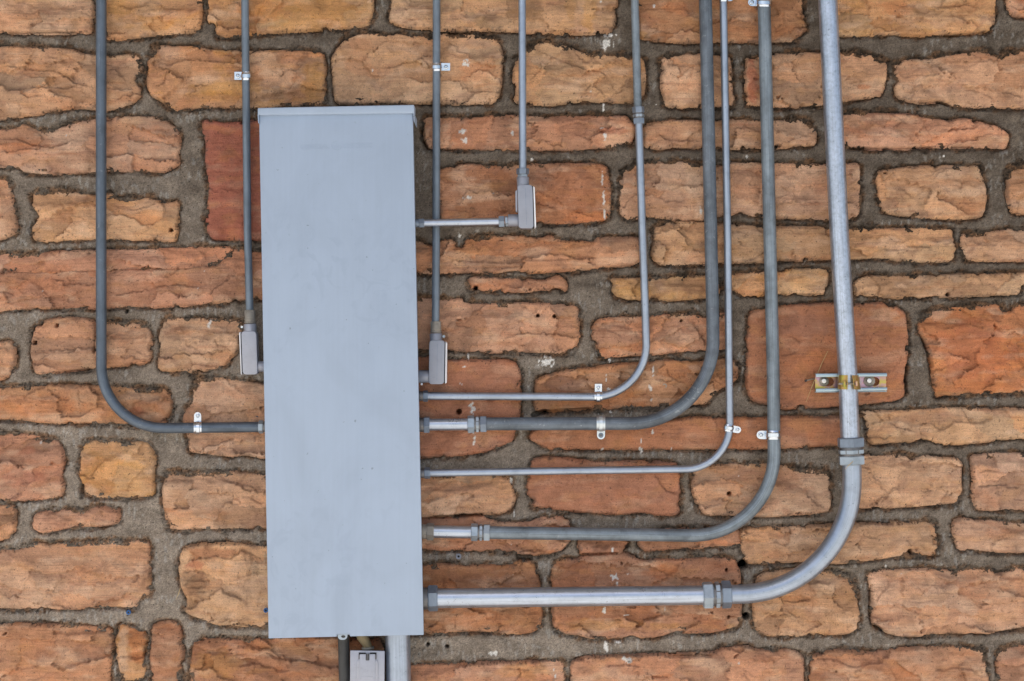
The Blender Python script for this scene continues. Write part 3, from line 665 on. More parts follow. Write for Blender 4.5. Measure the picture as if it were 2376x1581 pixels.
# natural colour patches in the stone: u, v, radii, strength, colour
PATCH = '''T1 1550,595,330,50,.55,ochre 120,1000,150,42,.55,orange 1450,650,250,50,.4,ochre 1040,160,150,50,.4,ochre 940,60,200,60,.3,ochre
T2 430,560,90,160,.6,ochre 200,530,140,100,.55,pale 400,80,420,140,.45,ochre 1530,470,130,90,.35,orange 1100,430,90,30,.4,ochre 90,80,200,90,.35,orange
T3 600,100,60,130,.6,ochre 480,60,40,100,.4,ochre 480,1300,250,170,.6,rust 600,1460,180,45,.55,orange 1300,1230,62,100,.8,pale 1440,1230,60,80,.5,pale 1700,550,44,160,.75,red 760,880,130,30,.5,red 1250,480,60,50,.4,pale 960,240,40,30,.5,ochre 1180,60,100,60,.4,orange
T4 770,585,50,22,.55,orange 1000,60,120,80,.4,orange 1200,140,260,80,.25,pale 700,800,120,60,.3,pale
T5 200,1230,400,70,.4,orange 920,1270,70,40,.45,red 700,1240,200,60,.25,orange 1500,1250,260,140,.25,pale
T7 420,1070,160,60,.6,plum 900,440,150,70,.5,ochre 1250,420,200,60,.4,plum 700,1190,350,60,.3,orange 1200,760,90,60,.35,pale
T8 1500,850,330,220,.4,red 350,680,230,90,.45,plum 850,650,100,50,.35,plum 500,950,300,100,.25,orange 900,610,120,50,.4,pale 1500,1100,300,40,.3,orange 1200,1310,250,50,.35,plum 380,400,120,60,.4,ochre
T9 150,200,170,80,.4,red 180,20,70,30,.4,red 1430,700,220,48,.75,rust 1310,785,60,42,.6,red 1310,900,110,90,.45,black 150,960,300,120,.35,pale 1480,250,330,160,.3,pale 1600,950,220,180,.35,pale 920,1300,70,140,.6,orange 830,1350,40,180,.6,pale 800,160,250,160,.35,ochre 1450,1450,200,100,.4,ochre 100,700,400,60,.25,plum
T10 900,1290,300,60,.3,rust 1500,880,300,70,.35,rust 1500,1150,300,60,.3,orange 760,1300,140,80,.7,rust
T11 1080,830,130,60,.45,orange 700,1190,320,50,.45,ochre 1500,820,150,60,.4,rust 1100,1200,150,30,.4,ochre 450,800,120,40,.45,rust 700,240,500,120,.25,plum 150,1500,200,60,.4,ochre 1560,1200,40,20,.4,ochre
T12 200,200,250,80,.35,rust 1350,900,120,60,.35,plum 700,1430,300,70,.3,plum 1100,1400,250,60,.3,plum 1400,1520,150,50,.5,rust 1100,600,180,60,.2,pale'''
CLS = {'t': (191, 149, 117), 'y': (192, 147, 108), 'o': (182, 120, 85), 'r': (158, 97, 78), 'b': (172, 124, 94),
       'p': (185, 136, 106), 'q': (172, 119, 90), 'l': (194, 154, 122)}
PCOL = {'ochre': (196, 142, 74), 'orange': (190, 114, 68), 'pale': (206, 172, 144), 'rust': (152, 98, 70), 'red': (166, 92, 68),
        'plum': (134, 98, 84), 'black': (58, 46, 42)}
KA = 1.08     # reflectance over the brightness seen

STEP = 2.2
U0, V0, U1, V1 = -26.0, -26.0, 2402.0, 1607.0
NU, NV = int((U1 - U0) / STEP) + 1, int((V1 - V0) / STEP) + 1
GU = (U0 + STEP * np.arange(NU)).astype(np.float32)
GV = (V0 + STEP * np.arange(NV)).astype(np.float32)

def parse_multi(s):
    out, off = [], (0, 0)
    for tok in s.split():
        if tok[0] == 'T':
            off = TO[tok]
        else:
            f = tok.split(',')
            out.append((off[0] + float(f[0]) / TS, off[1] + float(f[1]) / TS, f[2:]))
    return out
holes = [(u, v, float(r[0])) for u, v, r in parse_multi(HOLES)]
splats = [(u, v, float(r[0]) / TS, float(r[1]) / TS) for u, v, r in parse_multi(SPLATS)]
patches = [(u, v, float(r[0]) / TS, float(r[1]) / TS, float(r[2]) * (.7 if r[3] == 'ochre' else .85), np.array(lin(PCOL[r[3]]))) for u, v, r in parse_multi(PATCH)]
ledges = []
for ln in LEDGES.strip().splitlines():
    a, g, rest = ln.split(' ', 2)
    ledges.append((float(a), float(g), trace(rest)))
gaps = []
for ln in GAPS.strip().splitlines():
    a, g, rest = ln.split(' ', 2)
    gaps.append((float(a), float(g), trace(rest)))

def near(p, X, Y, pad):
    return p[:, 0].max() + pad > X.min() and p[:, 0].min() - pad < X.max() and p[:, 1].max() + pad > Y.min() and p[:, 1].min() - pad < Y.max()

def add_splats(X, Y, col, hgt):
    for i, (u, v, a, b) in enumerate(splats):
        if u + a * 2 < X.min() or u - a * 2 > X.max() or v + b * 2 < Y.min() or v - b * 2 > Y.max():
            continue
        r = np.hypot((X - u) / a, (Y - v) / b) + 0.9 * fbm(X / 7 + i, Y / 9, 3, 5) + 0.2
        f = sstep(1.05, 0.8, r)[..., None] * 0.92
        col = col * (1 - f) + np.array((0.72, 0.70, 0.66)) * f
        hgt = hgt + 0.8 * f[..., 0]
    return col, hgt

def carve(X, Y, h):
    for u, v, r in holes:
        if X.min() - 12 < u < X.max() + 12 and Y.min() - 12 < v < Y.max() + 12:
            h = h - 45 * sstep(r + 0.7, r - 1.2, np.hypot(X - u, Y - v) + 0.5 * gnoise(X / 3, Y / 3, 2))
    for w, d, p in gaps:
        if near(p, X, Y, 12):
            q, _, t = seg_dist(X, Y, p, False)
            q = q + 0.8 * gnoise(X / 5, Y / 5, 4)
            h = h - d * sstep(w + 1.5, w - 1.5, q)
    return h

def grid_mesh(name, X, Y, Hh, mask, col):
    """quads of a height field where all four corners are in the mask"""
    q = mask[:-1, :-1] & mask[1:, :-1] & mask[:-1, 1:] & mask[1:, 1:]
    idx = np.arange(X.size).reshape(X.shape)
    faces = np.stack([idx[1:, :-1][q], idx[1:, 1:][q], idx[:-1, 1:][q], idx[:-1, :-1][q]], 1)
    used = np.unique(faces)
    remap = np.full(X.size, -1, np.int64)
    remap[used] = np.arange(len(used))
    faces = remap[faces]
    k = 1.0 / 1000
    co = np.stack([(X.ravel()[used] - UC) * k, -Hh.ravel()[used] * k, ZC - (Y.ravel()[used] - VC) * k], 1).astype(np.float32)
    me = bpy.data.meshes.new(name)
    me.vertices.add(len(co)); me.vertices.foreach_set('co', co.ravel())
    me.loops.add(faces.size); me.loops.foreach_set('vertex_index', faces.ravel().astype(np.int32))
    me.polygons.add(len(faces)); me.polygons.foreach_set('loop_start', np.arange(0, faces.size, 4, dtype=np.int32))
    me.polygons.foreach_set('use_smooth', np.ones(len(faces), bool))
    at = me.attributes.new('pigment', 'FLOAT_COLOR', 'POINT')
    c4 = np.ones((len(co), 4), np.float32)
    c4[:, :3] = np.clip(col.reshape(-1, 3)[used], 0.004, 0.9)
    at.data.foreach_set('color', c4.ravel())
    me.update(calc_edges=True)
    return me

wall = empty('stone_wall', (0, 0, ZC), 'rough split-face sandstone wall with thick grey-brown mortar joints behind the conduits', 'wall')
best = np.full((NV, NU), -60, np.float32)
rs = np.random.RandomState(21)
for si, ln in enumerate(STONES.strip().splitlines()):
    cls, rest = ln.split(' ', 1)
    poly = chaikin(trace(rest))
    i0 = max(int((poly[:, 0].min() - 34 - U0) / STEP), 0); i1 = min(int((poly[:, 0].max() + 34 - U0) / STEP) + 2, NU)
    j0 = max(int((poly[:, 1].min() - 34 - V0) / STEP), 0); j1 = min(int((poly[:, 1].max() + 34 - V0) / STEP) + 2, NV)
    X, Y = np.meshgrid(GU[i0:i1], GV[j0:j1])
    ox, oy = rs.rand(2) * 900
    A, B = X + ox, Y + oy
    d = sdf(X, Y, poly) + 3.2
    rg = sstep(-.15, .35, fbm(A / 48, B / 40, 2, 7))
    d = d + (.8 + 1.1 * rg) * fbm(A / 22, B / 20, 3, 1) + (.15 + .75 * rg) * gnoise(A / 7.5, B / 7, 2)
    smear = np.clip(fbm(A / 34, B / 26, 3, 3) - 0.3, 0, 1) * 16
    d = d - smear * sstep(26, 2, d)
    best[j0:j1, i0:i1] = np.maximum(best[j0:j1, i0:i1], d)
    # --- face relief (mm)
    wu, wv = poly[:, 0].ptp() if hasattr(poly[:, 0], 'ptp') else np.ptp(poly[:, 0]), np.ptp(poly[:, 1])
    cx, cy = poly[:, 0].mean(), poly[:, 1].mean()
    flat = cls in 'rq'
    amp = 0.35 if flat else 1.0
    H = rs.uniform(11, 15)
    h = H + amp * (X - cx) * rs.uniform(-.012, .012) + amp * (Y - cy) * rs.uniform(-.02, .03)
    h = h + 1.4 * (1 - np.exp(-np.clip(d, 0, None) / 18))
    if not flat:
        cut = 14 * fbm(A / 46, B / 46, 4, 44)
        for axis, sgn, pr in ((1, -1, .75), (1, 1, .35), (0, -1, .4), (0, 1, .4)):
            if rs.rand() > pr:
                rs.rand(3)
                continue
            a_, b_, c_ = rs.rand(3)
            if axis == 1:
                t_ = sgn * (Y - cy) + (a_ - .5) * .22 * (X - cx) - wv * (.02 + .30 * b_) + cut
            else:
                t_ = sgn * (X - cx) + (a_ - .5) * 1.0 * (Y - cy) - wu * (.20 + .22 * b_) + cut
            h = h - 10 * (1 - np.exp(-np.clip(t_, 0, None) * (.45 + .5 * c_) / 10))
    wx, wy = 16 * fbm(A / 60, B / 60, 3, 8), 12 * fbm(A / 55, B / 55, 3, 12)
    h = h + amp * 2.2 * fbm((A + wx) / 170, (B + wy) / 80, 3, 14)
    # broken planes: cells with their own tilt and level, meeting in sharp uneven ridges and steps
    ncell = int(np.clip(wu * wv / (3200 if not flat else 6000), 4, 22))
    fx = X + 20 * fbm(A / 55, B / 45, 4, 34, .6) + 5 * fbm(A / 12, B / 10, 2, 39)
    fy = Y + 12 * fbm(A / 55, B / 40, 4, 36, .6) + 4 * fbm(A / 12, B / 10, 2, 41)
    bd = np.full(X.shape, 1e9); cellh = np.zeros(X.shape); cellc = np.zeros(X.shape + (2,))
    for c in range(ncell):
        px, py = cx + rs.uniform(-.55, .55) * wu, cy + rs.uniform(-.55, .55) * wv
        dd = ((fx - px) / 2.1) ** 2 + (fy - py) ** 2 - rs.uniform(0, 260)
        up = np.clip(-(py - cy) / (.5 * wv + 1), -1, 1)
        gx = rs.normal(0, .16); gy = rs.normal(.28 * up + .06, .24)
        hp = rs.uniform(-1.6, 1.6) + np.clip((X - px) * gx + (Y - py) * gy, -7, 7)
        m = dd < bd
        bd = np.where(m, dd, bd); cellh = np.where(m, hp * 1.1, cellh)
        cellc = np.where(m[..., None], rs.normal(0, 1, 2), cellc)
    h = h + (.22 if flat else 1.0) * cellh
    # tilted flakes that end in a sharp step: a warped saw-tooth, fading in and out over the face
    for c in range(2 if flat else 3):
        an = rs.choice([-1, 1]) * np.pi / 2 + rs.normal(0, .35) if c < 3 else rs.uniform(0, 2 * np.pi)
        lam = rs.uniform(34, 62) * (1.0 if c < 2 else .62)
        ww = fbm(A / 95 + 3 * c, B / 60, 4, 20 + c, .55)
        n = ((X - cx) * np.cos(an) + (Y - cy) * np.sin(an)) / lam + rs.rand() + 1.15 * ww
        k = np.floor(n); f = n - k
        saw = f - sstep(.955, 1.0, f)
        am = amp * rs.uniform(2.0, 5.0) * (1.0 if c < 2 else .6)
        h = h + am * (saw - .45) * sstep(-.15, .35, fbm(A / 75 + 9 * c + 4.7 * k, B / 60, 3, 26 + c))
    for c in range(0 if flat else rs.randint(2, 5)):      # conchoidal flakes knocked off near the edges
        px = cx + rs.uniform(-.5, .5) * wu
        py = cy + rs.choice([-.5, -.5, -.42, .5]) * wv * rs.uniform(.75, 1.05)
        ra, rb = rs.uniform(35, 95), rs.uniform(18, 42)
        q = np.hypot((X - px) / ra, (Y - py) / rb) + 0.30 * fbm(A / 26 + c, B / 26, 3, 40)
        h = h - rs.uniform(4, 8.5) * np.clip(1 - q * q, 0, 1) - 0.8 * sstep(1.03, 0.97, q)
    for am, gr, p in ledges:
        if near(p, X, Y, 60):
            q, side, t = seg_dist(X + 2.4 * gnoise(X / 9, Y / 9, 3) + 1.2 * gnoise(X / 4, Y / 4, 9), Y + 2.4 * gnoise(X / 9 + 7, Y / 9, 6) + 1.2 * gnoise(X / 4, Y / 4 + 3, 9), p, False)
            fade = sstep(0, .14, t) * sstep(1, .86, t)
            sd_ = -side * np.sign(am)
            on = sdf(np.array([[p[:, 0].mean()]]), np.array([[p[:, 1].mean()]]), poly)[0, 0] > -40
            if not on:
                continue
            rec = np.where(sd_ > 0, 1.0, 0.0)              # the set-back side dips towards the line
            h = h - 2.3 * abs(am) * rec * np.exp(-q / 15) * fade
            h = h - gr * 0.8 * np.exp(-(q / 1.7) ** 2) * fade
    cr = np.abs(fbm((A + 1.3 * wx) / 90, (B + 1.3 * wy) / 60, 4, 51))
    h = h - 1.1 * sstep(.018, 0.0, cr) * sstep(.15, .35, fbm(A / 60, B / 60, 2, 57)) * (0.4 if flat else 1)
    bedm = sstep(-.1, .5, fbm(A / 140, B / 60, 2, 60))
    h = h + (0.25 + 0.75 * bedm) * 0.42 * fbm(A / 190, B / 4.4, 3, 63)
    h = h + 0.8 * fbm(A / 14, B / 9, 3, 66) + 0.4 * gnoise(A / 3.4, B / 3.4, 69)
    h = h + rs.uniform(11.5, 14) - np.percentile(h[d > 3], 55)
    h = np.where(h > 17, 17 + (h - 17) * 0.4, h)
    h = np.where(h < 5, 5 + (h - 5) * .4, h)
    e = np.clip(1 - d / 5.0, 0, 1)
    h = h - rs.uniform(1.5, 4.0) * e ** 2 - np.clip(-d, 0, None) * 3.2
    # --- pigment
    base = np.array(lin(CLS[cls])) * KA
    base = base * (1 + 0.16 * (rs.rand() - .5)) * np.array([1, 1 + .05 * (rs.rand() - .5), 1 + .12 * (rs.rand() - .5)])
    col = np.ones(X.shape + (3,)) * base
    if not flat:
        col = col * (1 + .11 * np.clip(cellc[..., :1], -2, 2)) * (1 + .07 * np.clip(cellc[..., 1:], -2, 2) * np.array([.3, -.4, -1.0]))
    def tint(f, c, s):
        global col
        f = (np.clip(f, 0, 1) * s)[..., None]
        col = col * (1 - f) + np.array(lin(PCOL[c])) * KA * f
    tint(sstep(.05, .5, fbm(A / 110, B / 40, 4, 70)), 'pale', .22 if flat else .5)
    tint(sstep(.12, .5, fbm((A + wx) / 90, (B + wy) / 34, 4, 74)), 'ochre', .34 if cls == 'y' else .14)
    tint(sstep(.15, .55, fbm((A + wx) / 120, (B + wy) / 40, 4, 78)), 'orange', .2)
    tint(sstep(.12, .5, fbm((A + 2 * wx) / 75, (B + 2 * wy) / 30, 4, 82)), 'plum', .3)
    tint(sstep(.25, .55, fbm(A / 170, B / 7, 3, 86)) * bedm, 'rust', .35)
    for (pu, pv, pa, pb, ps, pc) in patches:
        if pu + pa < X.min() or pu - pa > X.max() or pv + pb < Y.min() or pv - pb > Y.max():
            continue
        q = np.hypot((X - pu) / pa, (Y - pv) / pb) + .55 * fbm(A / 32, B / 18, 4, 90)
        ff = (sstep(1.1, .55, q) * ps)[..., None]
        col = col * (1 - ff) + pc * KA * ff
    # mortar left on the faces along the edges, and black crust there
    fz = fbm(A / 16, B / 12, 4, 95)
    res = sstep(5, -1, d + 9 * fz) * sstep(-.1, .3, fbm(A / 50, B / 40, 2, 96))
    col = col * (1 - .4 * res[..., None]) + np.array((.13, .112, .095)) * .4 * res[..., None]
    sp = sstep(.40, .56, gnoise(A / 5.2, B / 4.2, 98) + .5 * gnoise(A / 2.6, B / 2.6, 99)) * sstep(7, -2, d + 9 * fbm(A / 45, B / 45, 2, 97))
    col = col * (1 - .85 * sp[..., None]) + np.array((.028, .025, .022)) * .85 * sp[..., None]
    h = h - 1.2 * sp
    col, h = add_splats(X, Y, col, h)
    h = carve(X, Y, h)
    me = grid_mesh('stone', X, Y, h, d > -6.0, col)
    link('stone', me, M_STONE, wall, None)

# mortar: one sheet of pointing, rough beside the stones and struck flat along the middle of each joint
X, Y = np.meshgrid(GU, GV)
md = -best
reg = np.clip((1500 - X) / 3600 + (Y - 700) / 1700, -0.4, 0.75)           # paler towards the lower left
rough = sstep(14, 4, md + 9 * fbm(X / 34, Y / 26, 4, 101))
h = 1.0 + 2.4 * fbm(X / 55, Y / 40, 3, 104) + 0.5 * fbm(X / 14, Y / 10, 3, 106)
h = h + 4.2 * sstep(4.5, 10, md + 4 * gnoise(X / 30, Y / 24, 108))
h = h + rough * (2.6 * fbm(X / 6.5, Y / 5.5, 3, 110)) + (1 - rough) * .35 * gnoise(X / 3.2, Y / 3.2, 112)
pit = sstep(.28, .55, gnoise(X / 5.0, Y / 4.2, 114) + .35 * gnoise(X / 2.7, Y / 2.7, 115)) * (.25 + .75 * rough)
h = h - 5.5 * pit
gm = sstep(.0, .5, fbm(X / 60, Y / 40, 3, 117))
h = h - 8 * gm * np.exp(-((md - 1.8) / 2.4) ** 2)
h = h + 6.5 * sstep(.1, .45, fbm(X / 38, Y / 30, 3, 118)) * (1 - gm) * np.exp(-np.clip(md, 0, None) / 4.5)
h = h - np.clip(-md - 2, 0, None) * .35
cr = np.abs(fbm(X / 60, Y / 90, 3, 120))
h = h - 1.6 * sstep(.012, 0, cr) * sstep(.1, .3, fbm(X / 90, Y / 90, 2, 123))
h = carve(X, Y, h)
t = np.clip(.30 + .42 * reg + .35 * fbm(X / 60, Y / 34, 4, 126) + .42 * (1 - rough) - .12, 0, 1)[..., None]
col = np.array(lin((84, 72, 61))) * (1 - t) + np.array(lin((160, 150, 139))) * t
sand = (rough * sstep(-.25, .35, fbm(X / 28, Y / 20, 3, 130)) * .75)[..., None]
col = col * (1 - sand) + np.array(lin((142, 110, 84))) * sand
eff = (sstep(.12, .42, fbm(X / 9, Y / 26, 4, 133)) * sstep(5, 9, md) * sstep(-.02, .3, fbm(X / 150, Y / 60, 3, 136) + .35 * reg) * .6)[..., None]
col = col * (1 - eff) + np.array(lin((176, 175, 172))) * eff
col = col * (1 + .36 * gnoise(X / 2.8, Y / 2.8, 138) + .2 * fbm(X / 9, Y / 9, 2, 139))[..., None]
dk = (sstep(.25, .5, gnoise(X / 5.4, Y / 4.4, 141) + .4 * gnoise(X / 2.6, Y / 2.6, 143)) * (.2 + .8 * rough) * .8)[..., None]
col = col * (1 - dk) + np.array((.03, .026, .022)) * dk
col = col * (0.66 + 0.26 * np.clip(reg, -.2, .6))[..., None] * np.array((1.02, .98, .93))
col, h = add_splats(X, Y, col, h)
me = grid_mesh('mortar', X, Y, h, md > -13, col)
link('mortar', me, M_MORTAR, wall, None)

# masonry around the view, coarser
SO = 15.0
gu = np.arange(-1750, 4126, SO, dtype=np.float32); gv = np.arange(-2920, 2590, SO, dtype=np.float32)
X, Y = np.meshgrid(gu, gv)
row = Y / 150 + .25 * fbm(X / 500, Y / 500, 2, 150)
ri = np.floor(row)
br = X / 330 + .37 * ri + .35 * np.sin(ri * 5.1) + .25 * fbm(X / 300, ri * 3.3, 2, 152)
bi = np.floor(br)
fd = np.minimum(np.minimum(row - ri, 1 - row + ri) * 150, np.minimum(br - bi, 1 - br + bi) * 330) + 6 * fbm(X / 40, Y / 40, 3, 154)
hid = np.sin(ri * 12.9898 + bi * 78.233) * 43758.5453
hid = hid - np.floor(hid)
ins = sstep(9, 22, fd)
h = 2 + ins * (6 + 6 * hid + 4 * fbm(X / 90, Y / 50, 4, 156))
base = np.array(lin(CLS['t'])) * (1 - hid[..., None]) + np.array(lin(CLS['p'])) * hid[..., None]
base = base * (1 + .3 * fbm(X / 90, Y / 40, 4, 158))[..., None] * KA
col = base * ins[..., None] + np.array(lin((110, 100, 90))) * (1 - ins)[..., None]
msk = ~((X > U0 + 16) & (X < U1 - 16) & (Y > V0 + 16) & (Y < V1 - 16))
me = grid_mesh('surrounding_masonry', X, Y, h, msk, col)
props(link('surrounding_masonry', me, M_STONE, wall, None), kind='stuff')

def box_bm(x0, x1, y0, y1, z0, z1):
    bm = bmesh.new()
    bmesh.ops.create_cube(bm, size=1)
    for v in bm.verts:
        v.co = Vector(((x0, x1)[v.co.x > 0], (y0, y1)[v.co.y > 0], (z0, z1)[v.co.z > 0]))
    return bm
link_bm('masonry_core', box_bm(-8, 8, .035, .4, 0, 5.5), M_MORTAR, wall, None)

# ground and eave
gb = bmesh.new()
vv = [gb.verts.new(c) for c in ((-400, -400, 0), (400, -400, 0), (400, 400, 0), (-400, 400, 0))]
gb.faces.new(vv)
props(link_bm('ground', gb, M_CONC, None, None), kind='structure')
props(link_bm('roof_eave', box_bm(-8, 8, -3.75, .6, 5.5, 5.62), M_SOFFIT, None, None), kind='structure')

# ------------------------------------------------------------------ shapes for the metalwork
def tube_mesh(pts, r, n=24, cap=True):
    """sweep along world points; r one radius or one per point"""
    pts = [Vector(p) for p in pts]
    m = len(pts)
    rr = [r] * m if not hasattr(r, '__len__') else r
    T = []
    for i in range(m):
        a = pts[min(i + 1, m - 1)] - pts[max(i - 1, 0)]
        T.append(a.normalized())
    nrm = Vector((0, -1, 0))
    if abs(T[0].dot(nrm)) > .9:
        nrm = Vector((1, 0, 0))
    nrm = (nrm - T[0] * nrm.dot(T[0])).normalized()
    bm = bmesh.new()
    uvl = bm.loops.layers.uv.new('UVMap')
    rings, L = [], 0
    Ls = []
    for i in range(m):
        if i:
            L += (pts[i] - pts[i - 1]).length
            nrm = (nrm - T[i] * nrm.dot(T[i])).normalized()
        bn = T[i].cross(nrm)
        Ls.append(L)
        rings.append([bm.verts.new(pts[i] + (nrm * math.cos(2 * math.pi * j / n) + bn * math.sin(2 * math.pi * j / n)) * rr[i]) for j in range(n)])
    off = random.random() * 10
    for i in range(m - 1):
        for j in range(n):
            f = bm.faces.new((rings[i][j], rings[i][(j + 1) % n], rings[i + 1][(j + 1) % n], rings[i + 1][j]))
            for lp, (a, b) in zip(f.loops, ((i, j), (i, j + 1), (i + 1, j + 1), (i + 1, j))):
                lp[uvl].uv = (Ls[a] + off, b / n + off)
    if cap:
        bm.faces.new(rings[0][::-1])
        bm.faces.new(rings[-1])
    return bm

def fillet(pts, R, seg=26):
    """(u,v) polyline with round bends of radius R"""
    out = [Vector(pts[0])]
    for i in range(1, len(pts) - 1):
        a, b, c = Vector(pts[i - 1]), Vector(pts[i]), Vector(pts[i + 1])
        d1, d2 = (a - b).normalized(), (c - b).normalized()
        th = d1.angle(d2)
        if th > math.radians(174):
            out.append(b)
            continue
        tl = R / math.tan(th / 2)
        cc = b + (d1 + d2).normalized() * (R / math.sin(th / 2))
        p0, p1 = b + d1 * tl, b + d2 * tl
        a0, a1 = math.atan2(*(p0 - cc).yx), math.atan2(*(p1 - cc).yx)
        da = (a1 - a0 + math.pi) % (2 * math.pi) - math.pi
        out += [cc + Vector((math.cos(a0 + da * s / seg), math.sin(a0 + da * s / seg))) * R for s in range(seg + 1)]
    out.append(Vector(pts[-1]))
    return out

def dense(pts, step=60):
    out = [pts[0]]
    for a, b in zip(pts, pts[1:]):
        n = max(1, int((b - a).length / step))
        out += [a + (b - a) * (i / n) for i in range(1, n + 1)]
    return out

def pipe(root, pts, h, dia, mat, R=0, name='pipe', wob=0.0):
    p = dense(fillet([Vector(q) for q in pts], R) if R else [Vector(q) for q in pts])
    return link_bm(name, tube_mesh([W(q.x, q.y, h) for q in p], dia / 2 * K(h), 28), mat, root, 40)

def frame(a, b, h):
    pa, pb = W(a[0], a[1], h), W(b[0], b[1], h)
    return pa, pb

def cyl(root, name, a, b, h, dia, mat, n=28):
    pa, pb = frame(a, b, h)
    r = dia / 2 * K(h)
    d = (pb - pa)
    c = min(0.0009, d.length * .25)
    t = d.normalized() * c
    return link_bm(name, tube_mesh([pa, pa + t, pb - t, pb], [r - c * .8, r, r, r - c * .8], n), mat, root, 40)

def hexnut(root, name, a, b, h, dia, mat, rot=0.0):
    """hexagonal nut between two points on its axis, dia across corners, corners turned off as on real nuts"""
    pa, pb = frame(a, b, h)
    r = dia / 2 * K(h)
    ax = (pb - pa).normalized()
    L = (pb - pa).length
    e1 = Vector((0, -1, 0)); e2 = ax.cross(e1)
    bm = bmesh.new()
    rings = []
    for t, s in ((0, .90), (.10, 1.0), (.90, 1.0), (1, .90)):
        ring = []
        for j in range(12):
            ang = rot + math.pi / 6 * j
            rad = r * (1.0 if j % 2 == 0 else .866)
            rad = min(rad, r * (s if j % 2 == 0 else .866 if s > .95 else .84))
            ring.append(bm.verts.new(pa + ax * (L * t) + (e1 * math.cos(ang) + e2 * math.sin(ang)) * rad))
        rings.append(ring)
    for i in range(3):
        for j in range(12):
            bm.faces.new((rings[i][j], rings[i][(j + 1) % 12], rings[i + 1][(j + 1) % 12], rings[i + 1][j]))
    bm.faces.new(rings[0][::-1]); bm.faces.new(rings[-1])
    return link_bm(name, bm, mat, root, 20)

def rbox(name, root, mat, corner_px, h0, h1, bev, sharp=40, seg=3):
    """extruded px outline from h0 to h1 with rounded edges"""
    bm = bmesh.new()
    pts = [W(u, v, h1) for u, v in corner_px]
    fr = [bm.verts.new(p) for p in pts]
    bk = [bm.verts.new(p + Vector((0, (h1 - h0) / 1000, 0))) for p in pts]
    n = len(pts)
    bm.faces.new(fr); bm.faces.new(bk[::-1])
    for i in range(n):
        bm.faces.new((fr[i], bk[i], bk[(i + 1) % n], fr[(i + 1) % n]))
    bmesh.ops.recalc_face_normals(bm, faces=bm.faces)
    if bev > 0:
        bmesh.ops.bevel(bm, geom=list(bm.edges), offset=bev / 1000, segments=seg, affect='EDGES', profile=0.5, clamp_overlap=True)
    return link_bm(name, bm, mat, root, sharp)

def rounded(u0, v0, u1, v1, r, seg=6, which='abcd'):
    """px outline of a rectangle with chosen corners rounded (a top-left, b top-right, c bottom-right, d bottom-left)"""
    out = []
    for k, (cx, cy, a0, key) in enumerate(((u0 + r, v0 + r, 180, 'a'), (u1 - r, v0 + r, 270, 'b'), (u1 - r, v1 - r, 0, 'c'), (u0 + r, v1 - r, 90, 'd'))):
        if key in which:
            out += [(cx + r * math.cos(math.radians(a0 + 90 * s / seg)), cy + r * math.sin(math.radians(a0 + 90 * s / seg))) for s in range(seg + 1)]
        else:
            out.append(((u0, v0), (u1, v0), (u1, v1), (u0, v1))[k])
    return out

def holed_plate(name, root, mat, outer, inner, h, th, sharp=40):
    """flat plate with real holes; outlines in px, front face at h, th mm thick"""
    bm = bmesh.new()
    edges = []
    for loop in [outer] + inner:
        vs_ = [bm.verts.new(W(u, v, h)) for u, v in loop]
        edges += [bm.edges.new((vs_[i], vs_[(i + 1) % len(vs_)])) for i in range(len(vs_))]
    bmesh.ops.triangle_fill(bm, edges=edges, use_beauty=True)
    r = bmesh.ops.extrude_face_region(bm, geom=list(bm.faces))
    for v in [g for g in r['geom'] if isinstance(g, bmesh.types.BMVert)]:
        v.co.y += th / 1000
    return link_bm(name, bm, mat, root, sharp)

def circle(u, v, r, n=16):
    return [(u + r * math.cos(2 * math.pi * i / n), v + r * math.sin(2 * math.pi * i / n)) for i in range(n)]

def disc(root, name, u, v, h0, h1, r, mat, n=20, dome=0.0):
    """short post standing out from the wall"""
    c = W(u, v, h1)
    k = K(h1)
    y0 = -h0 / 1000
    bm = bmesh.new()
    prof = [(r, h0), (r, h1 - (h1 - h0) * .35 - dome), (r * .86, h1 - dome * .6), (r * .5, h1 - dome * .1)]
    rings = []
    for rad, hh in prof:
        rings.append([bm.verts.new(Vector((c.x + rad * k * math.cos(2 * math.pi * j / n), -hh / 1000, c.z + rad * k * math.sin(2 * math.pi * j / n)))) for j in range(n)])
    for i in range(len(rings) - 1):
        for j in range(n):
            bm.faces.new((rings[i][j], rings[i][(j + 1) % n], rings[i + 1][(j + 1) % n], rings[i + 1][j]))
    bm.faces.new(rings[-1]); bm.faces.new(rings[0][::-1])
    return link_bm(name, bm, mat, root, 35)

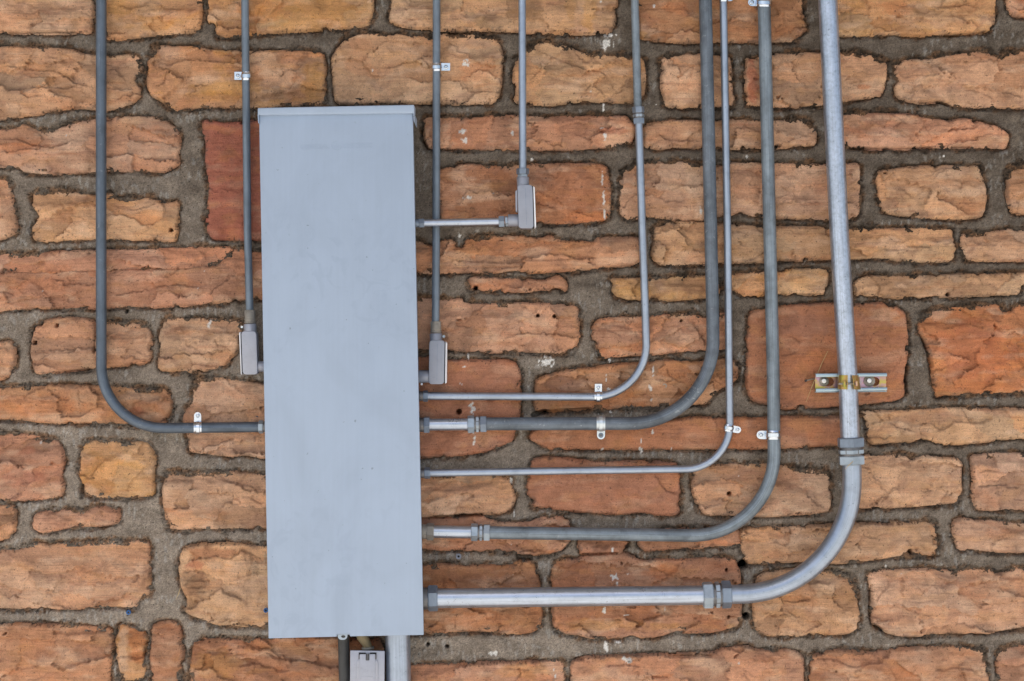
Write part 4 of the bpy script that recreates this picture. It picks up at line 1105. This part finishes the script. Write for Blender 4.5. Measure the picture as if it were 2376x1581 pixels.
def screw(root, u, v, h, r, ang=20, mat=None):
    """pan head screw: raised rim, dark drive recess with a cross"""
    s = disc(root, 'screw', u, v, h - 4, h + 2.4, r, mat or M_STEEL, 18, .8)
    k = K(h)
    c = W(u, v, h + 2.6)
    bm = bmesh.new()
    n = 16
    ro, ri = r * .95 * k, r * .66 * k
    for (r0, y0, r1, y1) in ((ro, .0, ri, -.0006),):
        A = [bm.verts.new(c + Vector((r0 * math.cos(2 * math.pi * j / n), y0, r0 * math.sin(2 * math.pi * j / n)))) for j in range(n)]
        B = [bm.verts.new(c + Vector((r1 * math.cos(2 * math.pi * j / n), y1, r1 * math.sin(2 * math.pi * j / n)))) for j in range(n)]
        for j in range(n):
            bm.faces.new((A[j], A[(j + 1) % n], B[(j + 1) % n], B[j]))
    for q in (0, 90):
        a = math.radians(ang + q)
        e1 = Vector((math.cos(a), 0, math.sin(a))); e2 = Vector((-math.sin(a), 0, math.cos(a)))
        w, l = r * .17 * k, r * .55 * k
        v4 = [bm.verts.new(c + e1 * x * l + e2 * y * w + Vector((0, -.0004 - q * 1e-6, 0))) for x, y in ((-1, -1), (1, -1), (1, 1), (-1, 1))]
        v5 = [bm.verts.new(p.co + Vector((0, .0008, 0))) for p in v4]
        bm.faces.new(v4)
        for j in range(4):
            bm.faces.new((v4[j], v4[(j + 1) % 4], v5[(j + 1) % 4], v5[j]))
    link_bm('drive', bm, M_STRAP, s, 30)
    return s

def strap(label, u, v, ang, side, pd, w, h, tab, square=False, bolt=False, mat=None, group='one-hole straps holding the conduits'):
    """one-hole strap. ang: pipe direction (deg, 0 = vertical pipe); side +1/-1: tab to the right/left of the pipe (turned with it)"""
    mat = mat or M_STRAP
    t = Vector((math.sin(math.radians(ang)), -math.cos(math.radians(ang))))      # along the pipe (px)
    s = Vector((math.cos(math.radians(ang)), math.sin(math.radians(ang)))) * side
    root = empty('pipe_strap', W(u, v, 20), label, 'pipe strap', group)
    r = pd / 2 + .3
    hb = h - pd / 2 + .5                                          # wall side of the strap
    def pt(a, b, hh):                                             # a along tab side, b along pipe
        q = Vector((u, v)) + s * a + t * b
        return W(q.x, q.y, hh)
    prof = []
    n = 14
    for i in range(n + 1):
        al = math.radians(-28 + (208) * i / n)                    # from the far flank over the front to the tab side
        prof.append((-math.cos(al), math.sin(al)))
    cr = bmesh.new()
    cols = [(-w / 2, .4), (-w / 2 + w * .24, 1.5), (-w * .20, 2.5), (w * .20, 2.5), (w / 2 - w * .24, 1.5), (w / 2, .4)]   # pressed rib along the middle
    for layer in (0, 1):
        grid = []
        for (ca, sa) in prof:
            line = []
            for b, rise in cols:
                rad = r + (rise + .6 if layer == 0 else -.1)
                line.append(cr.verts.new(pt(ca * rad, b, h + sa * rad)))
            grid.append(line)
        # leg down to the tab
        line = []
        for b, rise in cols:
            line.append(cr.verts.new(pt(r + (1.2 if layer == 0 else 0), b, hb + (1.4 if layer == 0 else 0))))
        grid.append(line)
        for i in range(len(grid) - 1):
            for j in range(len(cols) - 1):
                f = (grid[i][j], grid[i + 1][j], grid[i + 1][j + 1], grid[i][j + 1])
                cr.faces.new(f if layer else f[::-1])
        if layer == 0:
            g0 = grid
        else:
            for j in (0, len(cols) - 1):
                for i in range(len(grid) - 1):
                    cr.faces.new((g0[i][j], g0[i + 1][j], grid[i + 1][j], grid[i][j]))
            for i in (0, len(grid) - 1):
                for j in range(len(cols) - 1):
                    cr.faces.new((g0[i][j], g0[i][j + 1], grid[i][j + 1], grid[i][j]))
    link_bm('band', cr, mat, root, 30)
    # tab with its hole
    a0, a1, hw = r - .5, r + tab, w / 2 * .92
    loc = [(a0, -hw), (a0, hw)]
    if square:
        loc += [(a1, hw), (a1, -hw)]
    else:
        loc += [(a1 - hw + hw * math.sin(math.radians(x)), hw * math.cos(math.radians(x))) for x in range(0, 181, 15)]
    sc = (a0 + a1) / 2 + (1.5 if square else 0)
    if not square:
        sc = a1 - hw
    def px(a, b):
        q = Vector((u, v)) + s * a + t * b
        return (q.x, q.y)
    outer = [px(a, b) for a, b in loc]
    cu, cv = px(sc, 0)
    rs_ = min(hw * .62, 6.5)
    holed_plate('tab', root, mat, outer, [circle(cu, cv, rs_ * .72, 14)], hb + 1.6, 1.8)
    if bolt:
        disc(root, 'washer', cu, cv, hb - 2, hb + 3, rs_ * 1.1, M_NUT, 20)
        disc(root, 'bolt_head', cu, cv, hb + 2, hb + 8, rs_ * .62, M_STEEL, 6)
    else:
        screw(root, cu, cv, hb + 1.6, rs_, random.uniform(0, 90))
    return root

def coupling(root, a, b, h, pd, m1=None, m2=None, m3=None, rots=(0, .3, .15)):
    """compression coupling along a->b: nut, threaded barrel with a ring, nut"""
    A, B = Vector(a), Vector(b)
    P = lambda t: tuple(A + (B - A) * t)
    D = pd * 1.42
    cyl(root, 'barrel', P(.12), P(.88), h, pd * 1.2, M_STEEL)
    hexnut(root, 'compression_nut', P(0), P(.36), h, D, m1 or M_NUT, rots[0])
    hexnut(root, 'centre_ring', P(.44), P(.60), h, D * .97, m2 or M_NUT, rots[1])
    hexnut(root, 'compression_nut', P(.66), P(1), h, D, m3 or M_NUT, rots[2])

def connector(root, a, b, h, pd, mat=None, rot=0.0, mat2=None):
    """box connector: a at the panel, b away from it"""
    A, B = Vector(a), Vector(b)
    P = lambda t: tuple(A + (B - A) * t)
    cyl(root, 'connector_body', tuple(A - (B - A) * .3), P(.5), h, pd * 1.22, mat2 or M_STEEL)
    hexnut(root, 'compression_nut', P(.42), P(1), h, pd * 1.44, mat or M_NUT, rot)

CG = 'steel conduits running up the sandstone wall'
TOPV = -2900

def conduit(label, u, v, group=CG):
    return empty('conduit', W(u, v, 10), label, 'conduit', group)

# ------------------------------------------------------------------ electrical panel
panel = empty('electrical_panel', W(792, 870, 10), 'tall light grey steel electrical panel with rain hood and plain door', 'electrical panel')
HD = 136
door_px = [(601, 264), (957.5, 260), (983, 1474), (811.5, 1477.2), (811.3, 1471), (781.3, 1471.8), (781.5, 1478), (623, 1482)]
rbox('enclosure', panel, M_PAINT, [(606, 262), (953, 258), (977.5, 1470), (628, 1477)], 14, HD - 12, 1.5, 30, 1)
rbox('door', panel, M_PAINT, door_px, HD - 11, HD, 1.6, 30, 2)
rbox('rain_hood', panel, M_PAINT, [(597.5, 250.5), (961, 243.2), (961, 262.8), (597.8, 267.2)], 95, HD + 10, 2.6, 30, 3)
for px_ in ([(597.6, 266), (599.8, 266), (600.8, 286), (599.0, 286)], [(958.8, 262), (960.8, 262), (961.6, 282), (959.9, 282)]):
    rbox('hood_flange', panel, M_PAINT, px_, 30, HD + 6, .4, 30, 1)
holed_plate('hasp', panel, M_NUTL, rounded(783.5, 1469, 806, 1485, 9, 6, 'cd'), [[(796.5 + 5 * math.cos(x * math.pi / 8), 1477.5 + 3.3 * math.sin(x * math.pi / 8)) for x in range(16)]], HD - 13, 2.5)

def lettering(root, name, txt, u, v, width, height, ang, h, proud, mat, bevel=.00025):
    cu = bpy.data.curves.new(name, 'FONT')
    cu.body = txt
    cu.align_x = 'CENTER'
    cu.align_y = 'CENTER'
    cu.extrude = proud / 1000
    cu.bevel_depth = 0
    cu.resolution_u = 3
    cu.space_character = 1.25
    ob = bpy.data.objects.new('tmp', cu)
    COL.objects.link(ob)
    bpy.context.view_layer.update()
    me = bpy.data.meshes.new_from_object(ob.evaluated_get(bpy.context.evaluated_depsgraph_get()))
    bpy.data.objects.remove(ob)
    bpy.data.curves.remove(cu)
    co = np.empty(len(me.vertices) * 3, np.float32)
    me.vertices.foreach_get('co', co)
    co = co.reshape(-1, 3)
    lo, hi = co.min(0), co.max(0)
    c = (lo + hi) / 2
    k = K(h)
    x = (co[:, 0] - c[0]) / (hi[0] - lo[0]) * width * k
    y = (co[:, 1] - c[1]) / (hi[1] - lo[1]) * height * k
    a = math.radians(ang)
    o = W(u, v, h)
    out = np.stack([o.x + x * math.cos(a) - y * math.sin(a), o.y - (co[:, 2] + proud / 1000), o.z + x * math.sin(a) + y * math.cos(a)], 1)
    me.vertices.foreach_set('co', out.astype(np.float32).ravel())
    me.update()
    return link(name, me, mat, root, 30)
doorob = [c for c in panel.children if c.name.startswith('door')][0]
lettering(doorob, 'embossed_lettering', 'GENERAL', 730, 341, 66, 11.5, 1.2, HD - .35, .6, M_PAINT)
lettering(doorob, 'embossed_lettering', 'ELECTRIC', 831, 338.5, 66, 11.5, 1.2, HD - .35, .6, M_PAINT)
em = bmesh.new()
ring_c = W(780.5, 339, HD)
for q in range(40):
    pass
em.free()
def ring_mesh(name, root, u, v, h, R, r, mat, sx=1.0):
    pts = [W(u + sx * R * math.cos(2 * math.pi * i / 36), v + R * math.sin(2 * math.pi * i / 36), h) for i in range(37)]
    return link_bm(name, tube_mesh(pts, r / 1000, 8, False), mat, root, 40)
ring_mesh('embossed_emblem', doorob, 780.5, 339, HD - .1, 10.6, .8, M_PAINT)
lettering(doorob, 'embossed_emblem', 'GE', 780.5, 339, 13, 12, 1.2, HD - .35, .5, M_PAINT)

# ------------------------------------------------------------------ conduits left of the panel
hA = 36
a = conduit('dark slate conduit leftmost on the wall, curving right into the panel side', 235, 900)
pipe(a, [(236, TOPV), (234.6, 540), (235.4, 994.5), (470, 993), (606, 991)], hA, 24.4, M_SLATE, 144)
connector(a, (619, 990.8), (600.5, 991), hA, 21, M_NUTL, .5)
strap('rounded one-hole strap with its tab up, on the dark leftmost conduit beside the panel', 458.5, 993.3, 90, -1, 24.4, 18, hA, 24)

hB = 32
b = conduit('thin dark conduit just left of the panel ending in an elbow fitting', 575, 700)
pipe(b, [(567, TOPV), (568.4, 0), (574.4, 540), (579.6, 726)], hB, 17.8, M_DULL)
def fluted(root, u, v0, v1, h, pd):
    cyl(root, 'connector_body', (u, v0 + 4), (u + .3, v1), h, pd * 1.36, M_NUTB)
    for k_ in range(2):
        cyl(root, 'ring', (u + .2, v1 - 11 + k_ * 6), (u + .25, v1 - 7.5 + k_ * 6), h, pd * (1.44 + .05 * k_), M_NUTB)
    hexnut(root, 'compression_nut', (u, v0), (u + .15, v0 + 14), h, pd * 1.42, M_NUTB, .2)
fluted(b, 579.8, 719.5, 751, hB, 17.8)

def lb_fitting(root, neck, body, cover_side, outlet, h, mat, lean=0.0, wd=34, seam=True):
    """cast elbow body seen from its side: neck (u0,u1,v0,v1), body (u0,v0,u1,v1), cover plate on one flank, side outlet (u0,u1,v0,v1)"""
    u0, v0, u1, v1 = body
    L = lean
    sh = lambda pts: [(u + L * (v - v0) / (v1 - v0), v) for u, v in pts]
    which = 'cd' if cover_side > 0 else 'cd'
    body_o = rbox('elbow_body', root, mat, sh(rounded(u0, v0, u1, v1, 7, 4, 'abcd')), h - wd / 2, h + wd / 2, 7.5, 50, 5)
    nc = (neck[0] + neck[1]) / 2
    cyl(root, 'elbow_neck', (nc, neck[2]), (nc + 1, neck[3] + 12), h, neck[1] - neck[0], mat)
    if cover_side > 0:
        g = [(u1 - 3.0, v0 + 3), (u1 + 1.8, v0 + 3), (u1 + 1.8 + L, v1 - 2), (u1 - 3.0 + L, v1 - 2)]
        c = [(u1 + 1.9, v0 + 3), (u1 + 5.2, v0 + 6), (u1 + 5.6 + L, v1 - 3), (u1 + 1.9 + L, v1 - 1)]
    else:
        g = [(u0 - 1.8, v0 + 3), (u0 + 3.0, v0 + 3), (u0 + 3.0 + L, v1 - 2), (u0 - 1.8 + L, v1 - 2)]
        c = [(u0 - 5, v0 + 4), (u0 - 1.9, v0 + 1), (u0 - 1.9 + L, v1 + 1), (u0 - 4.4 + L, v1 - 1)]
    rbox('gasket', root, M_BLACK, g, h - wd / 2 + 1, h + wd / 2 - 2.2, .3, 30, 1)
    rbox('cover_plate', root, M_PLATE, c, h - wd / 2 - 1, h + wd / 2 + 1, .8, 30, 1)
    if outlet:
        oc = (outlet[2] + outlet[3]) / 2
        cyl(root, 'side_outlet', (outlet[0], oc), (outlet[1], oc), h, outlet[3] - outlet[2], mat)
    if seam:
        um = (u0 + u1) / 2 + 1
        rbox('mould_seam', root, M_NUT, [(um - .35, v0 + 8), (um + .35, v0 + 8), (um + .35 + L * .9, v1 - 8), (um - .35 + L * .9, v1 - 8)], h + wd / 2 - 1, h + wd / 2 + .25, 0)
    return body_o
lb_fitting(b, (565.3, 594.5, 752, 771), (559.5, 769, 594.5, 869.5), -1, (592, 614, 838, 863), hB + 2, M_CASTL, 3.5, 34, False)
disc(b, 'cover_screw', 561, 759, hB - 3, hB + 6, 3.2, M_STRAP, 12)
strap('square-tab strap with its tab on the left, above the panel left corner', 571.2, 176.3, 0, -1, 18, 20, hB, 18, True)

# ------------------------------------------------------------------ conduits on the right of the panel, by the vertical run
hC = 32
c = conduit('thin grey conduit close to the panel right side, ending in an elbow fitting', 1011, 700)
pipe(c, [(1014.5, TOPV), (1013, 0), (1012.2, 540), (1010.7, 756)], hC, 18, M_DULL)
fluted(c, 1011.2, 746, 773.5, hC, 18)
lb_fitting(c, (997, 1025.5, 774, 795), (996, 790, 1032, 892), 1, (972, 1000, 859.5, 888.5), hC + 2, M_CAST, -1.5, 34)
disc(c, 'cover_screw', 1029.5, 781, hC - 2, hC + 6, 3.6, M_NUTL, 12)
disc(c, 'cover_screw', 978.5, 891.5, hC - 2, hC + 6, 3, M_STRAP, 12)
strap('square-tab strap with its tab on the right, above the panel right corner', 1013, 155.5, 0, 1, 18.2, 19, hC, 22, True)

hD = 58
d = conduit('pale conduit dropping to an elbow whose stub crosses in front of another conduit', 1212, 300)
pipe(d, [(1211, TOPV), (1211.7, 0), (1213, 400)], hD, 17.6, M_BRIGHT)
hexnut(d, 'compression_nut', (1212.8, 391), (1213, 405), hD, 29.5, M_NUT, math.pi / 6)
hexnut(d, 'lock_ring', (1212.8, 405.5), (1213, 411), hD, 25, M_NUTL, .2)
lb_fitting(d, (1198.8, 1227.5, 411, 436), (1200.5, 429, 1235.5, 530), 1, (1178.5, 1206, 497.5, 526), hD, M_CAST, 3, 38)
rbox('back_flange', d, M_CASTL, [(1195.5, 444), (1200.8, 440), (1201, 494), (1196.5, 490)], hD - 16, hD + 6, .8, 30, 1)
pipe(d, [(978, 518), (1168, 514.2)], hD, 17.8, M_SHINY)
hexnut(d, 'compression_nut', (1157, 514.4), (1170.5, 514), hD, 28.5, M_NUT, .05)
hexnut(d, 'lock_ring', (1172, 514), (1178.4, 513.5), hD, 24.5, M_NUTL, .35)
connector(d, (962, 518.2), (985, 517.8), hD, 15.6, M_NUT, .1, M_NUT)

hE = 32
e = conduit('thin conduit with a coupling partway, bending left into the panel above a thicker one', 1490, 600)
pipe(e, [(1470, TOPV), (1472.8, 0), (1479.8, 246), (1480.4, 262)], hE, 18.6, M_GREEN)
pipe(e, [(1482, 275), (1490.7, 540), (1497.5, 727), (1503, 922.5), (1385, 921), (985, 919.4)], hE, 18.4, M_BRIGHT, 122)
coupling(e, (1480.6, 248), (1482.8, 288), hE, 19.6, M_NUT, M_NUTL, M_NUT, (math.pi / 6, .5, .05))
connector(e, (974, 919.5), (993, 919.6), hE, 18.4, M_NUT, .45)
strap('square-tab strap with its tab up, on the thin conduit near its bend', 1388.5, 920.8, 90, -1, 18.6, 18, hE, 20, True)

hF = 39
f = conduit('thick dark grey conduit bending left into the panel, chalky marks on its bend', 1650, 700)
pipe(f, [(1632, TOPV), (1636.7, 0), (1649.3, 540), (1653.8, 740), (1656.5, 983.5), (1463, 983), (1122, 984)], hF, 30.2, M_GREY, 192)
pipe(f, [(1095, 984.8), (985, 986)], hF, 28.2, M_SHINY)
coupling(f, (1085, 985), (1129, 984.2), hF, 29, M_NUTL, M_NUTL, M_NUT, (.3, .1, 0))
connector(f, (974, 986), (997, 985.8), hF, 28, M_NUT, .1)
strap('strap with a hex bolt and washer in its lower tab, on the thick dark conduit', 1394.5, 983.3, 90, 1, 30.4, 20, hF, 21, False, True, M_STRAPD)

hG = 32
g = conduit('thinnest pale conduit between two thicker ones, bending left below them into the panel', 1685, 600)
pipe(g, [(1672, TOPV), (1678.4, 0), (1688.1, 540), (1693, 960), (1694.6, 1087), (1584, 1089), (1332, 1092.5), (985, 1098.2)], hG, 17.6, M_BRIGHT, 104)
connector(g, (975, 1098.4), (998.5, 1098), hG, 18.2, M_NUT, .5)
strap('tilted rounded strap on the thin pale conduit where it starts to bend', 1690.5, 993.5, 11, 1, 18.2, 17, hG, 20)
strap('rounded strap cut by the top edge, its tab right of the thinnest pale conduit', 1679, -4, 0, 1, 18.4, 15, hG, 13)

hH = 39
hh = conduit('thick grey conduit second from the right, sweeping left into the panel lower side', 1785, 700)
pipe(hh, [(1764, TOPV), (1773, 15), (1786, 540), (1794, 864), (1798.5, 1243.5), (1607, 1243), (1440, 1240.5), (1125, 1236)], hH, 30, M_GREEN, 190)
pipe(hh, [(1100, 1235.3), (990, 1233.8)], hH, 29.4, M_SHINY)
coupling(hh, (1093, 1235.3), (1137, 1236), hH, 29, M_NUTL, M_NUTL, M_NUTL, (.3, .15, 0))
connector(hh, (978, 1233.8), (1007, 1234.4), hH, 28, M_NUTB, .3, M_NUTB)
strap('rounded strap with its tab on the left, low on the thick grey conduit', 1795.2, 1010, 1, -1, 30.4, 21, hH, 24)
strap('rounded strap at the top edge, its tab left of a thick grey conduit', 1773.5, 6, 1, -1, 30.6, 19, hH, 22)

hI = 67
ii = conduit('fattest mottled silver conduit at the right, sweeping left into the bottom of the panel', 1950, 600)
pipe(ii, [(1866, TOPV), (1920.5, 0), (1947.3, 540), (1966.8, 864.5), (1973.2, 1040)], hI, 44.4, M_MOTTLE)
pipe(ii, [(1974.6, 1050), (1976.6, 1085), (1980, 1377.5), (1717, 1379), (1640, 1381)], hI, 44.6, M_BRIGHT, 262)
pipe(ii, [(1645, 1381), (985, 1389)], hI, 45.6, M_SHINY)
coupling(ii, (1973.4, 1015.5), (1976.4, 1078.5), hI, 45, M_NUT, M_NUTL, M_NUTL, (0, .05, .1))
coupling(ii, (1630.5, 1381.4), (1696, 1379.4), hI, 45.2, M_NUTL, M_NUTL, M_NUT, (.06, .12, .45))
connector(ii, (977, 1389.2), (1016, 1388.4), hI, 42, M_NUT, .5)

# ------------------------------------------------------------------ strut and clamp on the big conduit
CU, CV = 1969.5, 887.5
strut = empty('strut_channel', W(1974, 887, 20), 'short iridescent slotted strut channel bolted across the wall behind the fattest conduit', 'strut channel')
hw_ = 24
def slot(u0, u1, v, r):
    return [(u1 - r + r * math.sin(math.radians(x)), v - r * math.cos(math.radians(x))) for x in range(0, 181, 20)] + [(u0 + r - r * math.sin(math.radians(x)), v + r * math.cos(math.radians(x))) for x in range(0, 181, 20)]
holed_plate('back_web', strut, M_DICH, [(1891.5, 868), (2056, 866), (2056, 908), (1891.5, 910)], [slot(1901, 1935, 886.5, 10.5), slot(2004, 2041, 885.5, 10.5)], hw_, 2.4)
for va, vb, lo_, hi_ in ((866.6, 868.4, 22, 42), (908.8, 910.6, 22, 42)):
    rbox('side_wall', strut, M_LIP, [(1892, va + .7), (2058, va - .8), (2058, vb - .8), (1892, vb + .7)], lo_, hi_, .4, 30, 1)
rbox('lip', strut, M_LIP, [(1893, 868.0), (2058.5, 866.4), (2058.5, 873.8), (1893, 875.4)], 40.2, 43.4, 1.2, 30, 2)
rbox('lip', strut, M_LIP, [(1893, 902.4), (2059, 899.0), (2059, 906.6), (1893, 909.6)], 40.2, 43.4, 1.2, 30, 2)
for uu, vv_, rr_ in ((1912.2, 884.6, 11.5), (2017.3, 883.8, 13.4)):
    disc(strut, 'washer', uu, vv_ + .6, hw_ - .5, hw_ + 2.2, rr_, M_WASH, 26)
    bo = disc(strut, 'bolt', uu, vv_, hw_ + 2, hw_ + 13, 6.0, M_BOLT, 18, .6)
    cyl_u = disc(bo, 'bolt_collar', uu, vv_, hw_ + 2.2, hw_ + 5, 7.4, M_STEEL, 6)

clamp = empty('pipe_clamp', W(CU, CV, 40), 'two-piece gold and green strut clamp gripping the fattest conduit', 'pipe clamp')
def clamp_half(side, tilt, a_end):
    bm = bmesh.new()
    R1 = 45.5 / 2 + .4
    w = 16.5
    prof = [(side * (R1 + 1.5), hI - 24)]
    for i in range(13):
        al = math.radians(-8 + (a_end + 8) * i / 12)
        prof.append((side * R1 * math.cos(al), hI + R1 * math.sin(al)))
    ea = math.radians(a_end)
    ex, eh = side * R1 * math.cos(ea), hI + R1 * math.sin(ea)
    prof += [(ex - side * .4, eh + 3), (ex - side * .6, eh + 14)]
    lay = []
    for o_ in (0, 1.8):
        rows = []
        for j in (-1, 1):
            rows.append([bm.verts.new(W(CU + x + side * o_ * .7 + tilt * j * w / 16.5, CV + j * w + (x * .012), hh_ + o_ * (.8 if 0 < i_ < 14 else .1))) for i_, (x, hh_) in enumerate(prof)])
        lay.append(rows)
    m_ = len(prof)
    for o_ in (0, 1):
        for i in range(m_ - 1):
            q = (lay[o_][0][i], lay[o_][0][i + 1], lay[o_][1][i + 1], lay[o_][1][i])
            bm.faces.new(q if o_ else q[::-1])
    for j in (0, 1):
        for i in range(m_ - 1):
            bm.faces.new((lay[0][j][i], lay[0][j][i + 1], lay[1][j][i + 1], lay[1][j][i]))
    for i in (0, m_ - 1):
        bm.faces.new((lay[0][0][i], lay[0][1][i], lay[1][1][i], lay[1][0][i]))
    link_bm('clamp_half', bm, M_DICHG, clamp, 40)
    return ex, eh
e1x, e1h = clamp_half(-1, -.3, 82)
e2x, e2h = clamp_half(1, 2.2, 62)
cyl(clamp, 'clamp_bolt', (CU - 24, 891), (CU + 14, 890.6), e1h + 8, 4.6, M_WASH, 14)
rbox('square_nut', clamp, M_DICHG, [(1957, 884.2), (1962.8, 884.2), (1962.8, 898.4), (1957, 898.4)], e1h + 2, e1h + 14, .8, 30, 1)
rbox('bolt_head', clamp, M_DICH, [(1985, 884.5), (1990.5, 884.5), (1990.8, 896.5), (1985.6, 896.5)], e1h + 2, e1h + 13, .8, 30, 1)

# ------------------------------------------------------------------ below the panel
k_ = conduit('dark grey plastic conduit under the panel, left of the weatherproof outlet', 798, 1530, None)
pipe(k_, [(797, 1470), (799.5, 1581), (802, 2585)], 44, 26.5, M_PVC)
j_ = conduit('widest silver conduit under the panel, right of the weatherproof outlet', 925, 1530, None)
pipe(j_, [(922.5, 1465), (925, 1581), (930, 2585)], 66, 58, M_BRIGHT)

ob = empty('outlet_box', W(852, 1570, 10), 'grey weatherproof outlet box with a hinged flap cover under the panel', 'outlet box')
rbox('back_box', ob, M_CAST, [(815, 1517), (891, 1517), (891, 1640), (814, 1640)], 45, 84.5, 3, 35, 2)
cov = rbox('cover', ob, M_CASTL, [(812.5, 1509.5), (892.5, 1511), (891.5, 1640), (811.5, 1640)], 85, 91, 1.4, 35, 2)
rbox('flap_rim', ob, M_CASTL, rounded(827.5, 1527, 877, 1640, 14, 7, 'ab'), 91.2, 94.5, 1.1, 35, 2)
fl = rbox('flap', ob, M_CASTL, [(834.5, 1518.5), (870.5, 1518.5), (869.5, 1640), (833, 1640)], 94.8, 97.5, .9, 35, 2)
rbox('hinge_slot', ob, M_BLACK, [(832.5, 1515), (848.5, 1515), (848.5, 1519.2), (832.5, 1519.2)], 91.2, 94.0, .3, 35, 1)
rbox('hinge_slot', ob, M_BLACK, [(858, 1515), (873.5, 1515), (873.5, 1519.2), (858, 1519.2)], 91.2, 94.0, .3, 35, 1)
rbox('hinge_ear', ob, M_STEEL, [(831.8, 1519.4), (834.2, 1519.4), (834.2, 1530), (831.8, 1530)], 91.2, 98, .4, 35, 1)
rbox('hinge_ear', ob, M_STEEL, [(870.9, 1519.4), (873.6, 1519.4), (873.2, 1530), (870.9, 1530)], 91.2, 98, .4, 35, 1)
sp_pts = [W(852.8 + 2.6 * math.cos(i * 1.15), 1517.5 + i * .42, 99 + 2.6 * math.sin(i * 1.15)) for i in range(36)]
link_bm('hinge_spring', tube_mesh(sp_pts, .0011, 6), M_STEEL, ob, 60)
rbox('spring_slot', ob, M_BLACK, [(848.7, 1517), (857, 1517), (857, 1532.5), (848.7, 1532.5)], 97.0, 98.0, .2, 35, 1)
rbox('name_frame', fl, M_CASTL, rounded(836.5, 1570.5, 866.5, 1577.5, 2, 3), 97.4, 98.1, .3, 35, 1)
nip = [Vector((836, 1462)), Vector((840, 1478)), Vector((847, 1488)), Vector((852, 1497)), Vector((853, 1508))]
link_bm('nipple', tube_mesh([W(q.x, q.y, 52) for q in nip], [.0125, .0125, .0115, .0105, .0105], 20), M_NIP, ob, 60)
cyl(ob, 'nipple_ring', (853.5, 1501), (853.8, 1506.5), 52, 29, M_WASH)

# ------------------------------------------------------------------ plugs, nail, straw on the wall
def plug(label, u, v, r, mat, h):
    root = empty('wall_plug', W(u, v, h), label, 'wall plug', 'plastic plugs left in the wall')
    bm = bmesh.new()
    n = 18
    c0 = W(u, v, h)
    k = K(h)
    rings = []
    for rad, dh in ((r, -8), (r, .0), (r * .82, .7), (r * .5, .5), (r * .45, -1), (r * .42, -14)):
        rings.append([bm.verts.new(c0 + Vector((rad * k * math.cos(2 * math.pi * j / n), -dh / 1000, rad * k * math.sin(2 * math.pi * j / n)))) for j in range(n)])
    for i in range(5):
        for j in range(n):
            bm.faces.new((rings[i][j], rings[i][(j + 1) % n], rings[i + 1][(j + 1) % n], rings[i + 1][j]))
    bm.faces.new(rings[-1])
    link_bm('collar', bm, mat, root, 40)
    disc(root, 'bore', u, v, h - 14, h - 4, r * .44, M_BLACK, 12)
def tp(s):
    return tuple(trace(s)[0])
plug('blue wall plug inside the curve of the leftmost conduit', *tp('T5 858,1205'), 5.2, M_DKBLUE, 15)
plug('blue wall plug just below the leftmost conduit, beside the panel', *tp('T5 1697,1416'), 5.2, M_BLUE, 15)
plug('near-black wall plug just above the leftmost conduit, beside the panel', *tp('T5 1728,1307'), 5.2, M_DKBLUE, 15)
plug('bright blue wall plug in the mortar joint at the lower left', *tp('T9 865,1105'), 5.4, M_BLUE, 8)
plug('blue wall plug half hidden by the lower left edge of the panel', *tp('T9 1790,1091'), 5.4, M_BLUE, 15)
plug('grey wall plug in the mortar between the two lowest conduits', *tp('T10 1405,728'), 6.4, M_GREYP, 9)
plug('grey-green plug in the brown stone inside the thick dark bend', *tp('T7 1110,1090'), 5.4, M_WASH, 15)

def straw(label, name, pts, h, r, mat, cat):
    P_ = [W(*tp(s), hh_) for s, hh_ in pts]
    o = link_bm(name, tube_mesh(P_, [r * .8] + [r] * (len(P_) - 2) + [r * .5], 6), mat, None, 60)
    props(o, label, cat)
straw('thin dry straw crossing behind the left end of the strut channel', 'dry_straw', [('T8 537,856', 18), ('T8 500,930', 19), ('T8 470,1000', 20), ('T8 440,1070', 20), ('T8 390,1200', 18)], 20, .0008, M_STRAW, 'straw')
straw('short pale straw stuck on the lower coupling nut of the fattest conduit', 'dry_straw', [('T12 706,86', 99), ('T12 680,110', 99), ('T12 652,140', 94)], 98, .0008, M_STRAW, 'straw')
straw('curled straw in the mortar joint left of the panel foot', 'dry_straw', [('T9 1215,940', 12), ('T9 1200,985', 14), ('T9 1185,1015', 12)], 12, .0008, M_STRAW, 'straw')
nl = empty('nail', W(*tp('T8 415,1050'), 18), 'bent grey nail sticking out left of the strut channel', 'nail')
link_bm('shank', tube_mesh([W(*tp('T8 448,1043'), 16), W(*tp('T8 415,1048'), 21), W(*tp('T8 390,1056'), 24)], .0015, 8), M_WASH, nl, 60)
link_bm('head', tube_mesh([W(*tp('T8 393,1055'), 23.5), W(*tp('T8 384,1058'), 25)], .0028, 10), M_STEEL, nl, 60)
